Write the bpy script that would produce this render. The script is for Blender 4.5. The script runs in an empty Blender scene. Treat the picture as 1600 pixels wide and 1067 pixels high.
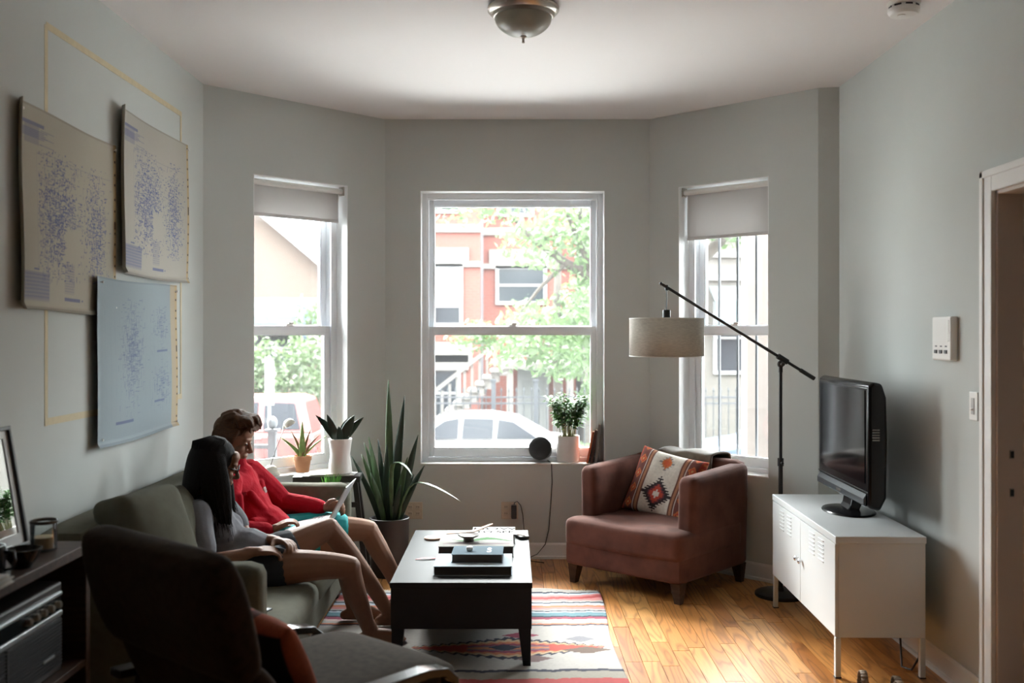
import bpy, bmesh, math, random
import numpy as np
from mathutils import Vector, Matrix, Euler
random.seed(7); RNG = np.random.default_rng(7)
SC = bpy.context.scene
COL = SC.collection
PI = math.pi
def R(d): return math.radians(d)

# ---------------------------------------------------------------- camera
cam_d = bpy.data.cameras.new('camera'); cam = bpy.data.objects.new('camera', cam_d); COL.objects.link(cam)
cam.location = (0, 0, 1.53); cam.rotation_euler = (R(90), 0, 0)
cam_d.lens = 35; cam_d.sensor_width = 36; cam_d.shift_y = -0.0084
cam_d.dof.use_dof = True; cam_d.dof.focus_distance = 5.6; cam_d.dof.aperture_fstop = 2.2
cam_d.clip_start = 0.05; cam_d.clip_end = 300
SC.camera = cam
# ---------------------------------------------------------------- daylight: bright overcast sky
world = bpy.data.worlds.new('world'); SC.world = world; world.use_nodes = True
bg = world.node_tree.nodes['Background']
bg.inputs['Color'].default_value = (0.93, 0.97, 1.0, 1)
# standard overcast sky: the zenith three times as bright as the horizon
_wt = world.node_tree; _tc = _wt.nodes.new('ShaderNodeTexCoord'); _sx = _wt.nodes.new('ShaderNodeSeparateXYZ'); _mr = _wt.nodes.new('ShaderNodeMapRange')
SKY = 52.0
_mr.inputs['From Min'].default_value = 0; _mr.inputs['From Max'].default_value = 1; _mr.inputs['To Min'].default_value = SKY/3; _mr.inputs['To Max'].default_value = SKY
_wt.links.new(_tc.outputs['Generated'], _sx.inputs[0]); _wt.links.new(_sx.outputs['Z'], _mr.inputs['Value']); _wt.links.new(_mr.outputs[0], bg.inputs['Strength'])
# the sun behind thin cloud: a very soft source high over the street
_sd = bpy.data.lights.new('hazy_sun', 'SUN'); _sd.energy = 46.0; _sd.angle = R(55); _sd.color = (1.0, .965, .92)
_so = bpy.data.objects.new('hazy_sun', _sd); COL.objects.link(_so)
_so.rotation_euler = (Vector((.22, -.55, -.80))).to_track_quat('-Z', 'Y').to_euler()
SC.view_settings.view_transform = 'Standard'; SC.view_settings.look = 'None'
SC.view_settings.exposure = 0.14; SC.view_settings.gamma = 1.0; SC.view_settings.use_curve_mapping = False
cy = SC.cycles
cy.use_denoising = True; cy.max_bounces = 10; cy.diffuse_bounces = 6; cy.glossy_bounces = 4
cy.transmission_bounces = 6; cy.transparent_max_bounces = 16; cy.caustics_reflective = False; cy.caustics_refractive = False
cy.sample_clamp_indirect = 60
def portal(c, rz, w, h):
    l = bpy.data.lights.new('window_portal', 'AREA'); l.shape = 'RECTANGLE'; l.size = w; l.size_y = h
    l.cycles.is_portal = True
    o = bpy.data.objects.new('window_portal', l); COL.objects.link(o)
    o.location = c; o.rotation_euler = (R(90), 0, rz)      # emits along local -Z = inward
portal((0.0, 7.06, 1.57), PI, 1.24, 1.85)
portal((-1.32 - .21, 6.28 + .21, 1.57), PI + R(45), .70, 1.85)
portal((1.335 + .21, 6.36 + .21, 1.57), PI - R(45), .67, 1.85)
for o in COL.objects:
    if o.name.startswith('window_portal'):
        # make sure each portal looks into the room
        d = o.rotation_euler.to_matrix() @ Vector((0, 0, -1))
        if d.y > 0: o.rotation_euler = (R(90), 0, o.rotation_euler.z + PI)

# ---------------------------------------------------------------- helpers
def tag(o, label=None, cat=None, group=None, kind=None):
    if label: o['label'] = label
    if cat: o['category'] = cat
    if group: o['group'] = group
    if kind: o['kind'] = kind
    return o
def empty(name, loc=(0, 0, 0), rz=0, label=None, cat=None, group=None, parent=None):
    o = bpy.data.objects.new(name, None); COL.objects.link(o); o.empty_display_size = .05
    o.location = loc; o.rotation_euler = (0, 0, rz)
    if parent: o.parent = parent
    return tag(o, label, cat, group)
def link_mesh(name, me, mats, parent=None, loc=(0, 0, 0), rot=(0, 0, 0)):
    o = bpy.data.objects.new(name, me); COL.objects.link(o)
    for m in (mats if isinstance(mats, (list, tuple)) else [mats]):
        me.materials.append(m)
    if parent: o.parent = parent
    o.location = loc; o.rotation_euler = rot
    return o
def copy_tree(o, parent=None, loc=None, rz=None):
    c = o.copy(); COL.objects.link(c); c.parent = parent
    if loc is not None: c.location = loc
    if rz is not None: c.rotation_euler = (0, 0, rz)
    for ch in list(o.children): copy_tree(ch, c)
    return c
class MB:
    def __init__(s): s.v = []; s.f = []; s.mi = []; s.m = 0; s.M = Matrix.Identity(4)
    def add(s, vs, fs):
        o = len(s.v)
        s.v += [tuple(s.M @ Vector(v)) for v in vs]
        s.f += [tuple(i + o for i in f) for f in fs]; s.mi += [s.m] * len(fs)
        return s
    def box(s, x0, y0, z0, x1, y1, z1):
        v = [(x, y, z) for z in (z0, z1) for y in (y0, y1) for x in (x0, x1)]
        return s.add(v, [(0, 2, 3, 1), (4, 5, 7, 6), (0, 1, 5, 4), (2, 6, 7, 3), (0, 4, 6, 2), (1, 3, 7, 5)])
    def cbox(s, c, d): return s.box(c[0]-d[0]/2, c[1]-d[1]/2, c[2]-d[2]/2, c[0]+d[0]/2, c[1]+d[1]/2, c[2]+d[2]/2)
    def prism(s, p, lo, hi, ax='z'):
        n = len(p)
        def w(a, b, t): return {'z': (a, b, t), 'y': (a, t, b), 'x': (t, a, b)}[ax]
        v = [w(a, b, lo) for a, b in p] + [w(a, b, hi) for a, b in p]
        f = [tuple(range(n)), tuple(range(2*n-1, n-1, -1))] + [(i, i+n, (i+1) % n + n, (i+1) % n) for i in range(n)]
        return s.add(v, f)
    def taper(s, c0, d0, c1, d1):           # frustum between two rectangles (z0<z1)
        v = []
        for c, d in ((c0, d0), (c1, d1)):
            v += [(c[0]+sx*d[0]/2, c[1]+sy*d[1]/2, c[2]) for sx, sy in ((-1,-1),(1,-1),(1,1),(-1,1))]
        return s.add(v, [(3,2,1,0),(4,5,6,7)] + [(i,(i+1)%4,(i+1)%4+4,i+4) for i in range(4)])
    def tube(s, pts, r, n=8, caps=True):
        P = [Vector(p) for p in pts]; m = len(P)
        rr = r if isinstance(r, (list, tuple)) else [r]*m
        T = [(P[min(i+1, m-1)] - P[max(i-1, 0)]).normalized() for i in range(m)]
        a = Vector((0, 0, 1)) if abs(T[0].z) < .9 else Vector((1, 0, 0))
        N = (a - T[0]*a.dot(T[0])).normalized(); v = []
        for i in range(m):
            N = (N - T[i]*N.dot(T[i])).normalized(); B = T[i].cross(N)
            for k in range(n):
                t = 2*PI*k/n; v.append(P[i] + (N*math.cos(t) + B*math.sin(t))*rr[i])
        f = [(i*n+k, i*n+(k+1) % n, (i+1)*n+(k+1) % n, (i+1)*n+k) for i in range(m-1) for k in range(n)]
        if caps: f += [tuple(range(n-1, -1, -1)), tuple((m-1)*n+k for k in range(n))]
        return s.add(v, f)
    def lathe(s, prof, n=24, c=(0, 0, 0)):
        v = []; f = []; rings = []
        for r, z in prof:
            if r < 1e-6: rings.append([len(v)]); v.append((c[0], c[1], c[2]+z))
            else:
                rings.append(list(range(len(v), len(v)+n)))
                v += [(c[0]+r*math.cos(2*PI*k/n), c[1]+r*math.sin(2*PI*k/n), c[2]+z) for k in range(n)]
        for A, B in zip(rings, rings[1:]):
            for k in range(n):
                j = (k+1) % n
                if len(A) == 1 and len(B) == 1: continue
                if len(A) == 1: f.append((A[0], B[j], B[k]))
                elif len(B) == 1: f.append((A[k], A[j], B[0]))
                else: f.append((A[k], A[j], B[j], B[k]))
        return s.add(v, f)
    def ell(s, c, r, rot=None, n=12, m=8):
        v = []; f = []
        for i in range(m+1):
            t = PI*i/m
            for k in range(n):
                p = 2*PI*k/n
                q = Vector((r[0]*math.sin(t)*math.cos(p), r[1]*math.sin(t)*math.sin(p), r[2]*math.cos(t)))
                if rot is not None: q = rot @ q
                v.append(Vector(c) + q)
        for i in range(m):
            for k in range(n):
                j = (k+1) % n
                if i == 0: f.append((k, n+k, n+j)) if False else f.append((k, n+k, n+j, j))
                else: f.append((i*n+k, (i+1)*n+k, (i+1)*n+j, i*n+j))
        return s.add(v, f)
    def chain(s, pts, rad, n=12, sub=4):    # smooth tapered limb with round ends
        P = [Vector(p) for p in pts]; Q = []; rr = []
        for i in range(len(P)-1):
            p0 = P[max(i-1, 0)]; p1 = P[i]; p2 = P[i+1]; p3 = P[min(i+2, len(P)-1)]
            for j in range(sub):
                t = j/sub
                Q.append(.5*((2*p1) + (p2-p0)*t + (2*p0-5*p1+4*p2-p3)*t*t + (3*p1-p0-3*p2+p3)*t**3))
                rr.append(rad[i]*(1-t) + rad[i+1]*t)
        Q.append(P[-1]); rr.append(rad[-1])
        d0 = (Q[0]-Q[1]).normalized(); d1 = (Q[-1]-Q[-2]).normalized()
        pre = [(Q[0]+d0*rr[0]*math.sin(a), max(rr[0]*math.cos(a), .0004)) for a in (PI/2*.98, PI/3, PI/6)]
        post = [(Q[-1]+d1*rr[-1]*math.sin(a), max(rr[-1]*math.cos(a), .0004)) for a in (PI/6, PI/3, PI/2*.98)]
        return s.tube([p for p, _ in pre] + Q + [p for p, _ in post], [r for _, r in pre] + rr + [r for _, r in post], n)
    def rbox(s, c, d, r, n=10, fn=None):
        h = [x/2 for x in d]; N = n; v = []; f = []; idx = {}
        def vert(i, j, k):
            if (i, j, k) not in idx:
                p = [(-1+2*a/N)*hh for a, hh in zip((i, j, k), h)]
                q = [max(-(hh-r), min(hh-r, x)) for x, hh in zip(p, h)]
                dv = Vector([a-b for a, b in zip(p, q)])
                o = Vector(q) + (dv.normalized()*r if dv.length > 1e-9 else dv)
                if fn: o = Vector(fn(o))
                idx[(i, j, k)] = len(v); v.append(o + Vector(c))
            return idx[(i, j, k)]
        for a in range(N):
            for b in range(N):
                f.append((vert(a,b,0), vert(a,b+1,0), vert(a+1,b+1,0), vert(a+1,b,0)))
                f.append((vert(a,b,N), vert(a+1,b,N), vert(a+1,b+1,N), vert(a,b+1,N)))
                f.append((vert(a,0,b), vert(a+1,0,b), vert(a+1,0,b+1), vert(a,0,b+1)))
                f.append((vert(a,N,b), vert(a,N,b+1), vert(a+1,N,b+1), vert(a+1,N,b)))
                f.append((vert(0,a,b), vert(0,a,b+1), vert(0,a+1,b+1), vert(0,a+1,b)))
                f.append((vert(N,a,b), vert(N,a+1,b), vert(N,a+1,b+1), vert(N,a,b+1)))
        return s.add(v, f)
    def blade(s, pts, w, up=(0, 0, 1), fold=.25):   # strap leaf: V section along pts, half widths w
        P = [Vector(p) for p in pts]; m = len(P); v = []
        for i in range(m):
            T = (P[min(i+1, m-1)] - P[max(i-1, 0)]).normalized()
            S = T.cross(Vector(up)); S = S.normalized() if S.length > 1e-4 else Vector((1, 0, 0))
            N = S.cross(T)
            v += [P[i] - S*w[i] + N*w[i]*fold, P[i], P[i] + S*w[i] + N*w[i]*fold]
        f = []
        for i in range(m-1):
            for k in (0, 1): f.append((i*3+k, i*3+k+1, i*3+k+4, i*3+k+3))
        return s.add(v, f)
    def mesh(s, name, smooth=None):
        me = bpy.data.meshes.new(name); me.from_pydata(s.v, [], s.f)
        me.polygons.foreach_set('material_index', s.mi)
        if smooth is not None:
            me.polygons.foreach_set('use_smooth', [True]*len(me.polygons))
            if smooth < 179: me.set_sharp_from_angle(angle=R(smooth))
        me.update(); return me
    def build(s, name, mats, parent=None, smooth=None, bevel=0, seg=2, subsurf=0, solid=0, loc=(0,0,0), rot=(0,0,0)):
        o = link_mesh(name, s.mesh(name, smooth), mats, parent, loc, rot)
        if solid:
            m = o.modifiers.new('solid', 'SOLIDIFY'); m.thickness = solid; m.offset = 0
        if bevel:
            m = o.modifiers.new('bevel', 'BEVEL'); m.width = bevel; m.segments = seg; m.limit_method = 'ANGLE'; m.angle_limit = R(35)
            m.harden_normals = False
        if subsurf:
            m = o.modifiers.new('sub', 'SUBSURF'); m.levels = subsurf; m.render_levels = subsurf
        return o
def xf(loc=(0,0,0), rx=0, ry=0, rz=0, sc=1):
    return Matrix.Translation(loc) @ Euler((rx, ry, rz)).to_matrix().to_4x4() @ Matrix.Scale(sc, 4)
def fuse(name, mb, voxel, it, mats, parent=None, fac=.5):
    """one continuous skin over overlapping closed shapes"""
    me = mb.mesh(name); tmp = bpy.data.objects.new('tmp', me); COL.objects.link(tmp)
    m = tmp.modifiers.new('r', 'REMESH'); m.mode = 'VOXEL'; m.voxel_size = voxel; m.use_smooth_shade = True
    m = tmp.modifiers.new('s', 'SMOOTH'); m.factor = fac; m.iterations = it
    dg = bpy.context.evaluated_depsgraph_get(); dg.update()
    new = bpy.data.meshes.new_from_object(tmp.evaluated_get(dg)); new.name = name
    bpy.data.objects.remove(tmp); bpy.data.meshes.remove(me)
    new.materials.clear()
    new.polygons.foreach_set('use_smooth', [True]*len(new.polygons))
    new.polygons.foreach_set('material_index', [0]*len(new.polygons))
    return link_mesh(name, new, mats, parent)
def grid_obj(name, nu, nv, fn, colfn, mats, parent=None, solid=0, closed=False, smooth=True):
    """grid surface; colour per vertex (dye / print) goes to attribute 'print'"""
    U, V = np.meshgrid(np.linspace(0, 1, nu), np.linspace(0, 1, nv))
    P = fn(U, V).reshape(-1, 3)
    I = np.arange(nu*nv).reshape(nv, nu)
    F = np.stack([I[:-1, :-1], I[:-1, 1:], I[1:, 1:], I[1:, :-1]], -1).reshape(-1, 4)
    me = bpy.data.meshes.new(name); me.from_pydata(P.tolist(), [], F.tolist())
    if colfn is not None:
        C = np.ones((nu*nv, 4)); C[:, :3] = colfn(U, V).reshape(-1, 3)
        a = me.color_attributes.new('print', 'FLOAT_COLOR', 'POINT'); a.data.foreach_set('color', C.ravel())
    me.polygons.foreach_set('use_smooth', [smooth]*len(me.polygons)); me.update()
    o = link_mesh(name, me, mats, parent)
    if solid:
        m = o.modifiers.new('solid', 'SOLIDIFY'); m.thickness = solid; m.offset = -1
    return o
def text(name, body, size, m, parent, loc, rot, ext=.0005, align='CENTER', sx=1):
    cu = bpy.data.curves.new(name, 'FONT'); cu.body = body; cu.size = size; cu.extrude = ext; cu.align_x = align; cu.align_y = 'CENTER'
    tmp = bpy.data.objects.new('tmp', cu); COL.objects.link(tmp)
    dg = bpy.context.evaluated_depsgraph_get(); dg.update()
    me = bpy.data.meshes.new_from_object(tmp.evaluated_get(dg)); bpy.data.objects.remove(tmp)
    me.materials.clear()
    o = link_mesh(name, me, m, parent, loc, rot); o.scale = (sx, 1, 1); return o

# ---------------------------------------------------------------- materials
MATS = {}
def mat(name, col, rough=.5, metal=0, var=0, vs=8, bump=0, bs=80, spec=.5, sheen=0, coat=0, stretch=(1, 1, 1), attr=None, transl=0, dist=.002, emit=None):
    m = bpy.data.materials.new(name); m.use_nodes = True; nt = m.node_tree; N = nt.nodes; L = nt.links
    b = N['Principled BSDF']; b.inputs['Base Color'].default_value = (*col, 1); b.inputs['Roughness'].default_value = rough
    b.inputs['Metallic'].default_value = metal; b.inputs['Specular IOR Level'].default_value = spec
    b.inputs['Sheen Weight'].default_value = sheen; b.inputs['Coat Weight'].default_value = coat
    if var or bump:
        tc = N.new('ShaderNodeTexCoord'); mp = N.new('ShaderNodeMapping'); mp.inputs['Scale'].default_value = stretch
        L.new(tc.outputs['Object'], mp.inputs['Vector'])
    src = None
    if attr:
        a = N.new('ShaderNodeAttribute'); a.attribute_name = attr; src = a.outputs['Color']
    if var:
        n = N.new('ShaderNodeTexNoise'); n.inputs['Scale'].default_value = vs; n.inputs['Detail'].default_value = 6
        L.new(mp.outputs[0], n.inputs['Vector'])
        mr = N.new('ShaderNodeMapRange'); mr.inputs['From Min'].default_value = .3; mr.inputs['From Max'].default_value = .7
        mr.inputs['To Min'].default_value = 1-var; mr.inputs['To Max'].default_value = 1+var
        L.new(n.outputs['Fac'], mr.inputs['Value'])
        mx = N.new('ShaderNodeMix'); mx.data_type = 'RGBA'; mx.blend_type = 'MULTIPLY'; mx.inputs[0].default_value = 1
        mx.inputs[6].default_value = (*col, 1)
        if src: L.new(src, mx.inputs[6])
        cb = N.new('ShaderNodeCombineColor')
        for k in range(3): L.new(mr.outputs[0], cb.inputs[k])
        L.new(cb.outputs[0], mx.inputs[7]); src = mx.outputs[2]
    if src: L.new(src, b.inputs['Base Color'])
    if bump:
        n2 = N.new('ShaderNodeTexNoise'); n2.inputs['Scale'].default_value = bs; n2.inputs['Detail'].default_value = 4
        L.new(mp.outputs[0], n2.inputs['Vector'])
        bp = N.new('ShaderNodeBump'); bp.inputs['Strength'].default_value = bump; bp.inputs['Distance'].default_value = dist
        L.new(n2.outputs['Fac'], bp.inputs['Height']); L.new(bp.outputs[0], b.inputs['Normal'])
    if transl:
        t = N.new('ShaderNodeBsdfTranslucent'); t.inputs['Color'].default_value = (*col, 1)
        if src: L.new(src, t.inputs['Color'])
        ms = N.new('ShaderNodeMixShader'); ms.inputs[0].default_value = transl
        L.new(b.outputs[0], ms.inputs[1]); L.new(t.outputs[0], ms.inputs[2]); L.new(ms.outputs[0], N['Material Output'].inputs[0])
    MATS[name] = m; return m
WALL = mat('wall_paint', (.55, .58, .56), .85, var=.015, vs=3, bump=.08, bs=140)
CEIL = mat('ceiling_paint', (.76, .735, .725), .9, bump=.04, bs=120)
TRIM = mat('trim_paint', (.78, .78, .76), .45)
SASH = mat('vinyl_sash', (.84, .87, .90), .35)
BLACK = mat('black_plastic', (.012, .012, .013), .35)
BLACKM = mat('black_metal', (.012, .012, .013), .4)
WHITEP = mat('white_plastic', (.78, .77, .74), .4)
CERAM = mat('white_ceramic', (.80, .77, .74), .25)
CHROME = mat('chrome', (.75, .75, .76), .18, 1)
NICKEL = mat('brushed_nickel', (.42, .38, .33), .28, 1)
SOFA_M = mat('sage_grey_upholstery', (.115, .112, .083), .95, var=.10, vs=30, bump=.3, bs=420, sheen=.03, spec=.15)
SOFA_L = mat('sage_grey_cushion', (.112, .11, .083), .95, var=.12, vs=14, bump=.3, bs=420, sheen=.03, spec=.15)
SUEDE = mat('brown_suede', (.105, .042, .030), .9, var=.25, vs=9, bump=.15, bs=200, sheen=.06, spec=.15)
DARKW = mat('dark_wood', (.050, .028, .019), .5, spec=.25, var=.35, vs=7, stretch=(1, 8, 8))
ESPR = mat('black_lacquer', (.013, .015, .017), .5, spec=.2)
SKIN = mat('skin', (.215, .108, .066), .55, spec=.3, var=.05, vs=20)
SKIN2 = mat('skin_fair', (.30, .16, .10), .55, spec=.3, var=.05, vs=20)
LEAFD = mat('dark_leaf', (.014, .036, .019), .45, var=.35, vs=16, stretch=(3, 3, .6))
SOIL = mat('soil', (.03, .02, .014), .95, var=.4, vs=60, bump=.8, bs=90)
PAPER = mat('paper', (.72, .70, .66), .8)
PAGES = mat('page_block', (.58, .54, .47), .9, var=.12, vs=3, stretch=(1, 1, 160))
def glass_mat(name, veil=.03, tint=(.97, .985, .98)):
    m = bpy.data.materials.new(name); m.use_nodes = True; nt = m.node_tree; N = nt.nodes; L = nt.links
    N.remove(N['Principled BSDF'])
    tr = N.new('ShaderNodeBsdfTransparent'); tr.inputs[0].default_value = (*tint, 1)
    gl = N.new('ShaderNodeBsdfGlossy'); gl.inputs['Roughness'].default_value = .02
    fr = N.new('ShaderNodeFresnel'); fr.inputs[0].default_value = 1.3
    ms = N.new('ShaderNodeMixShader'); L.new(fr.outputs[0], ms.inputs[0]); L.new(tr.outputs[0], ms.inputs[1]); L.new(gl.outputs[0], ms.inputs[2])
    tl = N.new('ShaderNodeBsdfTranslucent'); tl.inputs[0].default_value = (.9, .93, .95, 1)
    m2 = N.new('ShaderNodeMixShader'); m2.inputs[0].default_value = veil
    L.new(ms.outputs[0], m2.inputs[1]); L.new(tl.outputs[0], m2.inputs[2]); L.new(m2.outputs[0], N['Material Output'].inputs[0])
    return m
GLASS = glass_mat('flare_haze_glass', .005)  # translucent share added to the panes to imitate flare haze over the view
CLEAR = glass_mat('clear_glass', .01)
# ================================================================ room shell
HC = 2.98
A_, B_, C_, D_, E_ = (-1.80, 5.80), (-.861, 6.76), (.935, 6.76), (1.812, 5.893), (1.93, 5.87)
SILL, HEAD = .64, 2.495
T = .28
def wall_piece(mb, a, b, o, z0, z1):       # quad footprint: inner a-b, outer o[0]-o[1]
    mb.prism([a, b, o[1], o[0]], z0, z1)
def unit(a, b):
    d = Vector((b[0]-a[0], b[1]-a[1])); L = d.length; return d/L, L
def outward(d): return Vector((-d.y, d.x))  # left of travel direction
path = [(-1.80, -6.6), A_, B_, C_, D_, E_, (1.93, -6.6)]
outer = []
for i, p in enumerate(path):
    dn = []
    if i > 0: dn.append(outward(unit(path[i-1], p)[0]))
    if i < len(path)-1: dn.append(outward(unit(p, path[i+1])[0]))
    if len(dn) == 1: m = dn[0]*T
    else:
        h = (dn[0]+dn[1]).normalized(); m = h*(T/max(h.dot(dn[0]), .3))
    outer.append((p[0]+m.x, p[1]+m.y))
def wall(name, i, openings=(), thick=None):
    a, b = path[i], path[i+1]; d, L = unit(a, b); n = outward(d)
    t = thick or T
    def inn(s): return (a[0]+d.x*s, a[1]+d.y*s)
    def out(s):
        if s <= 0: return outer[i]
        if s >= L: return outer[i+1]
        return (a[0]+d.x*s+n.x*t, a[1]+d.y*s+n.y*t)
    mb = MB(); s0 = 0
    for (u0, u1, z0, z1) in openings:
        wall_piece(mb, inn(s0), inn(u0), (out(s0), out(u0)), -.1, HC+.1)
        if z0 > 0: wall_piece(mb, inn(u0), inn(u1), (out(u0), out(u1)), -.1, z0)
        wall_piece(mb, inn(u0), inn(u1), (out(u0), out(u1)), z1, HC+.1)
        s0 = u1
    wall_piece(mb, inn(s0), inn(L), (out(s0), out(L)), -.1, HC+.1)
    return tag(mb.build(name, WALL), kind='structure')
LB = unit(A_, B_)[1]; RB = unit(C_, D_)[1]
W1 = (.333, 1.031); W2 = (.239, 1.491); W3 = (.237, .905)      # openings along each bay wall
wall('wall_left', 0)
wall('wall_bay_left', 1, [(W1[0], W1[1], SILL, HEAD)])
wall('wall_bay_center', 2, [(W2[0], W2[1], SILL, HEAD)])
wall('wall_bay_right', 3, [(W3[0], W3[1], SILL, HEAD)])
wall('wall_return', 4)
# right wall with doorway (path index 5 runs from E_ toward the camera)
LR = unit(E_, path[6])[1]
DOOR0, DOOR1, DOORH = 5.87-3.975, 5.87-3.075, 2.10
wall('wall_right', 5, [(DOOR0, DOOR1, 0, DOORH)], thick=T)
tag(MB().box(-2.1, -6.8, -.1, 2.3, -6.6, HC+.1).build('wall_back', mat('rear_wall_paint', (.16, .14, .12), .9)), kind='structure')
poly = [(-1.80-T, -6.8), outer[1], outer[2], outer[3], outer[4], outer[5], (1.93+T, -6.8)]
tag(MB().prism(poly, HC, HC+.12).build('ceiling', CEIL), kind='structure')
# hall beyond the doorway
HALLW = mat('hall_paint', (.45, .41, .37), .9)
mb = MB(); mb.box(3.3, 2.2, -.1, 3.4, 4.9, HC); mb.box(2.21, 4.8, -.1, 3.3, 4.9, HC); mb.box(2.21, 2.2, -.1, 3.3, 2.3, HC); mb.box(2.21, 2.2, HC-.1, 3.4, 4.9, HC)
tag(mb.build('wall_hall', HALLW), kind='structure')
FLOORB = mat('subfloor', (.10, .055, .025), .8)
tag(MB().box(2.0, 2.2, -.12, 3.4, 4.9, -.012).build('floor_hall', DARKW), kind='structure')

# ---- oak strip floor
def oak():
    m = bpy.data.materials.new('oak_strip'); m.use_nodes = True; nt = m.node_tree; N = nt.nodes; L = nt.links
    b = N['Principled BSDF']; b.inputs['Roughness'].default_value = .34; b.inputs['Coat Weight'].default_value = .15; b.inputs['Coat Roughness'].default_value = .25
    g = N.new('ShaderNodeNewGeometry'); oi = N.new('ShaderNodeObjectInfo')
    mp = N.new('ShaderNodeMapping'); mp.inputs['Scale'].default_value = (9, .9, 1)
    L.new(g.outputs['Position'], mp.inputs['Vector'])
    rv = N.new('ShaderNodeVectorMath'); rv.operation = 'SCALE'; rv.inputs[0].default_value = (37, 91, 53); L.new(oi.outputs['Random'], rv.inputs['Scale'])
    ad = N.new('ShaderNodeVectorMath'); L.new(mp.outputs[0], ad.inputs[0]); L.new(rv.outputs[0], ad.inputs[1])
    n = N.new('ShaderNodeTexNoise'); n.inputs['Scale'].default_value = 1.0; n.inputs['Detail'].default_value = 1.5; n.inputs['Roughness'].default_value = .35
    L.new(ad.outputs[0], n.inputs['Vector'])
    mu = N.new('ShaderNodeMath'); mu.operation = 'MULTIPLY'; mu.inputs[1].default_value = 22; L.new(n.outputs['Fac'], mu.inputs[0])
    fr = N.new('ShaderNodeMath'); fr.operation = 'PINGPONG'; fr.inputs[1].default_value = 1; L.new(mu.outputs[0], fr.inputs[0])
    cr = N.new('ShaderNodeValToRGB'); cr.color_ramp.elements[0].position = .0; cr.color_ramp.elements[0].color = (.48, .43, .38, 1)
    cr.color_ramp.elements[1].position = .45; cr.color_ramp.elements[1].color = (1, 1, 1, 1); L.new(fr.outputs[0], cr.inputs[0])
    pore = N.new('ShaderNodeTexNoise'); pore.inputs['Scale'].default_value = 1; pore.inputs['Detail'].default_value = 3
    mp2 = N.new('ShaderNodeMapping'); mp2.inputs['Scale'].default_value = (240, 9, 1); L.new(g.outputs['Position'], mp2.inputs[0]); L.new(mp2.outputs[0], pore.inputs[0])
    base = N.new('ShaderNodeValToRGB'); e = base.color_ramp.elements
    e[0].color = (.33, .115, .026, 1); e[1].color = (.64, .335, .115, 1); e.new(.25).color = (.49, .205, .055, 1); e.new(.7).color = (.56, .255, .075, 1)
    L.new(oi.outputs['Random'], base.inputs[0])
    m1 = N.new('ShaderNodeMix'); m1.data_type = 'RGBA'; m1.blend_type = 'MULTIPLY'; m1.inputs[0].default_value = .85
    L.new(base.outputs[0], m1.inputs[6]); L.new(cr.outputs[0], m1.inputs[7])
    m2 = N.new('ShaderNodeMix'); m2.data_type = 'RGBA'; m2.blend_type = 'OVERLAY'; m2.inputs[0].default_value = .3
    L.new(m1.outputs[2], m2.inputs[6]); L.new(pore.outputs['Fac'], m2.inputs[7]); L.new(m2.outputs[2], b.inputs['Base Color'])
    return m
OAK = oak()
floor = tag(MB().prism(poly, -.12, -.014).build('floor', FLOORB), kind='structure')
plank_me = MB().taper((0, 0, -.014), (1, 1), (0, 0, 0), (.985, .997)).mesh('plank'); plank_me.materials.append(OAK)
def ymax_at(x):
    if x < -.861: return 5.80 + (x+1.80)*1.02 + .06
    if x > .935: return min(6.76, 7.70 - x) + .05 if x < 1.8 else 5.93
    return 6.80
PW = .083; rest = MB(); x = -1.80 + PW/2
while x < 1.97:
    y1 = min(ymax_at(x-PW/2), ymax_at(x+PW/2), ymax_at(x)) ; y = 2.9 - random.random()*.8
    while y < y1 - .02:
        ln = min(random.choice((.35, .55, .7, .85, 1.0, 1.25)), y1-y)
        if y1-y-ln < .12: ln = y1-y
        o = bpy.data.objects.new('plank', plank_me); COL.objects.link(o); o.parent = floor
        o.location = (x, y+ln/2, random.uniform(-.0006, 0)); o.scale = (PW-.0012, ln-.0012, 1); y += ln
    y = -6.6
    while y < 2.1:
        ln = min(random.choice((.55, .85, 1.25)), 2.1-y) if y < 1.7 else 2.1-y
        rest.taper((x, y+ln/2, -.014), (PW-.0012, ln-.0012), (x, y+ln/2, 0), (PW-.002, ln-.002)); y += ln
    # short piece that closes the gap between both fields
    rest.taper((x, 2.5, -.014), (PW-.0012, .79), (x, 2.5, -.001), (PW-.002, .79))
    x += PW
o = rest.build('plank_field', OAK, floor); o['kind'] = 'stuff'

# ---- baseboards (with a small cap and shoe)
def baseboard(name, a, b):
    d, L = unit(a, b); n = -outward(d); mb = MB()
    ang = math.atan2(d.y, d.x); mb.M = Matrix.Translation((a[0], a[1], 0)) @ Matrix.Rotation(ang, 4, 'Z')
    mb.prism([(0, 0), (0, .105), (-.006, .105), (-.012, .092), (-.014, .02), (-.024, .016), (-.026, 0)], 0, L, 'x')
    return tag(mb.build(name, TRIM), kind='structure')
baseboard('baseboard_left', (-1.80, -6.6), A_); baseboard('baseboard_bay_left', A_, B_); baseboard('baseboard_center', B_, C_)
baseboard('baseboard_bay_right', C_, D_); baseboard('baseboard_return', D_, E_)
baseboard('baseboard_right', E_, (1.93, 3.975+.085)); baseboard('baseboard_right_rear', (1.93, 3.075-.085), (1.93, -6.6))

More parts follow.
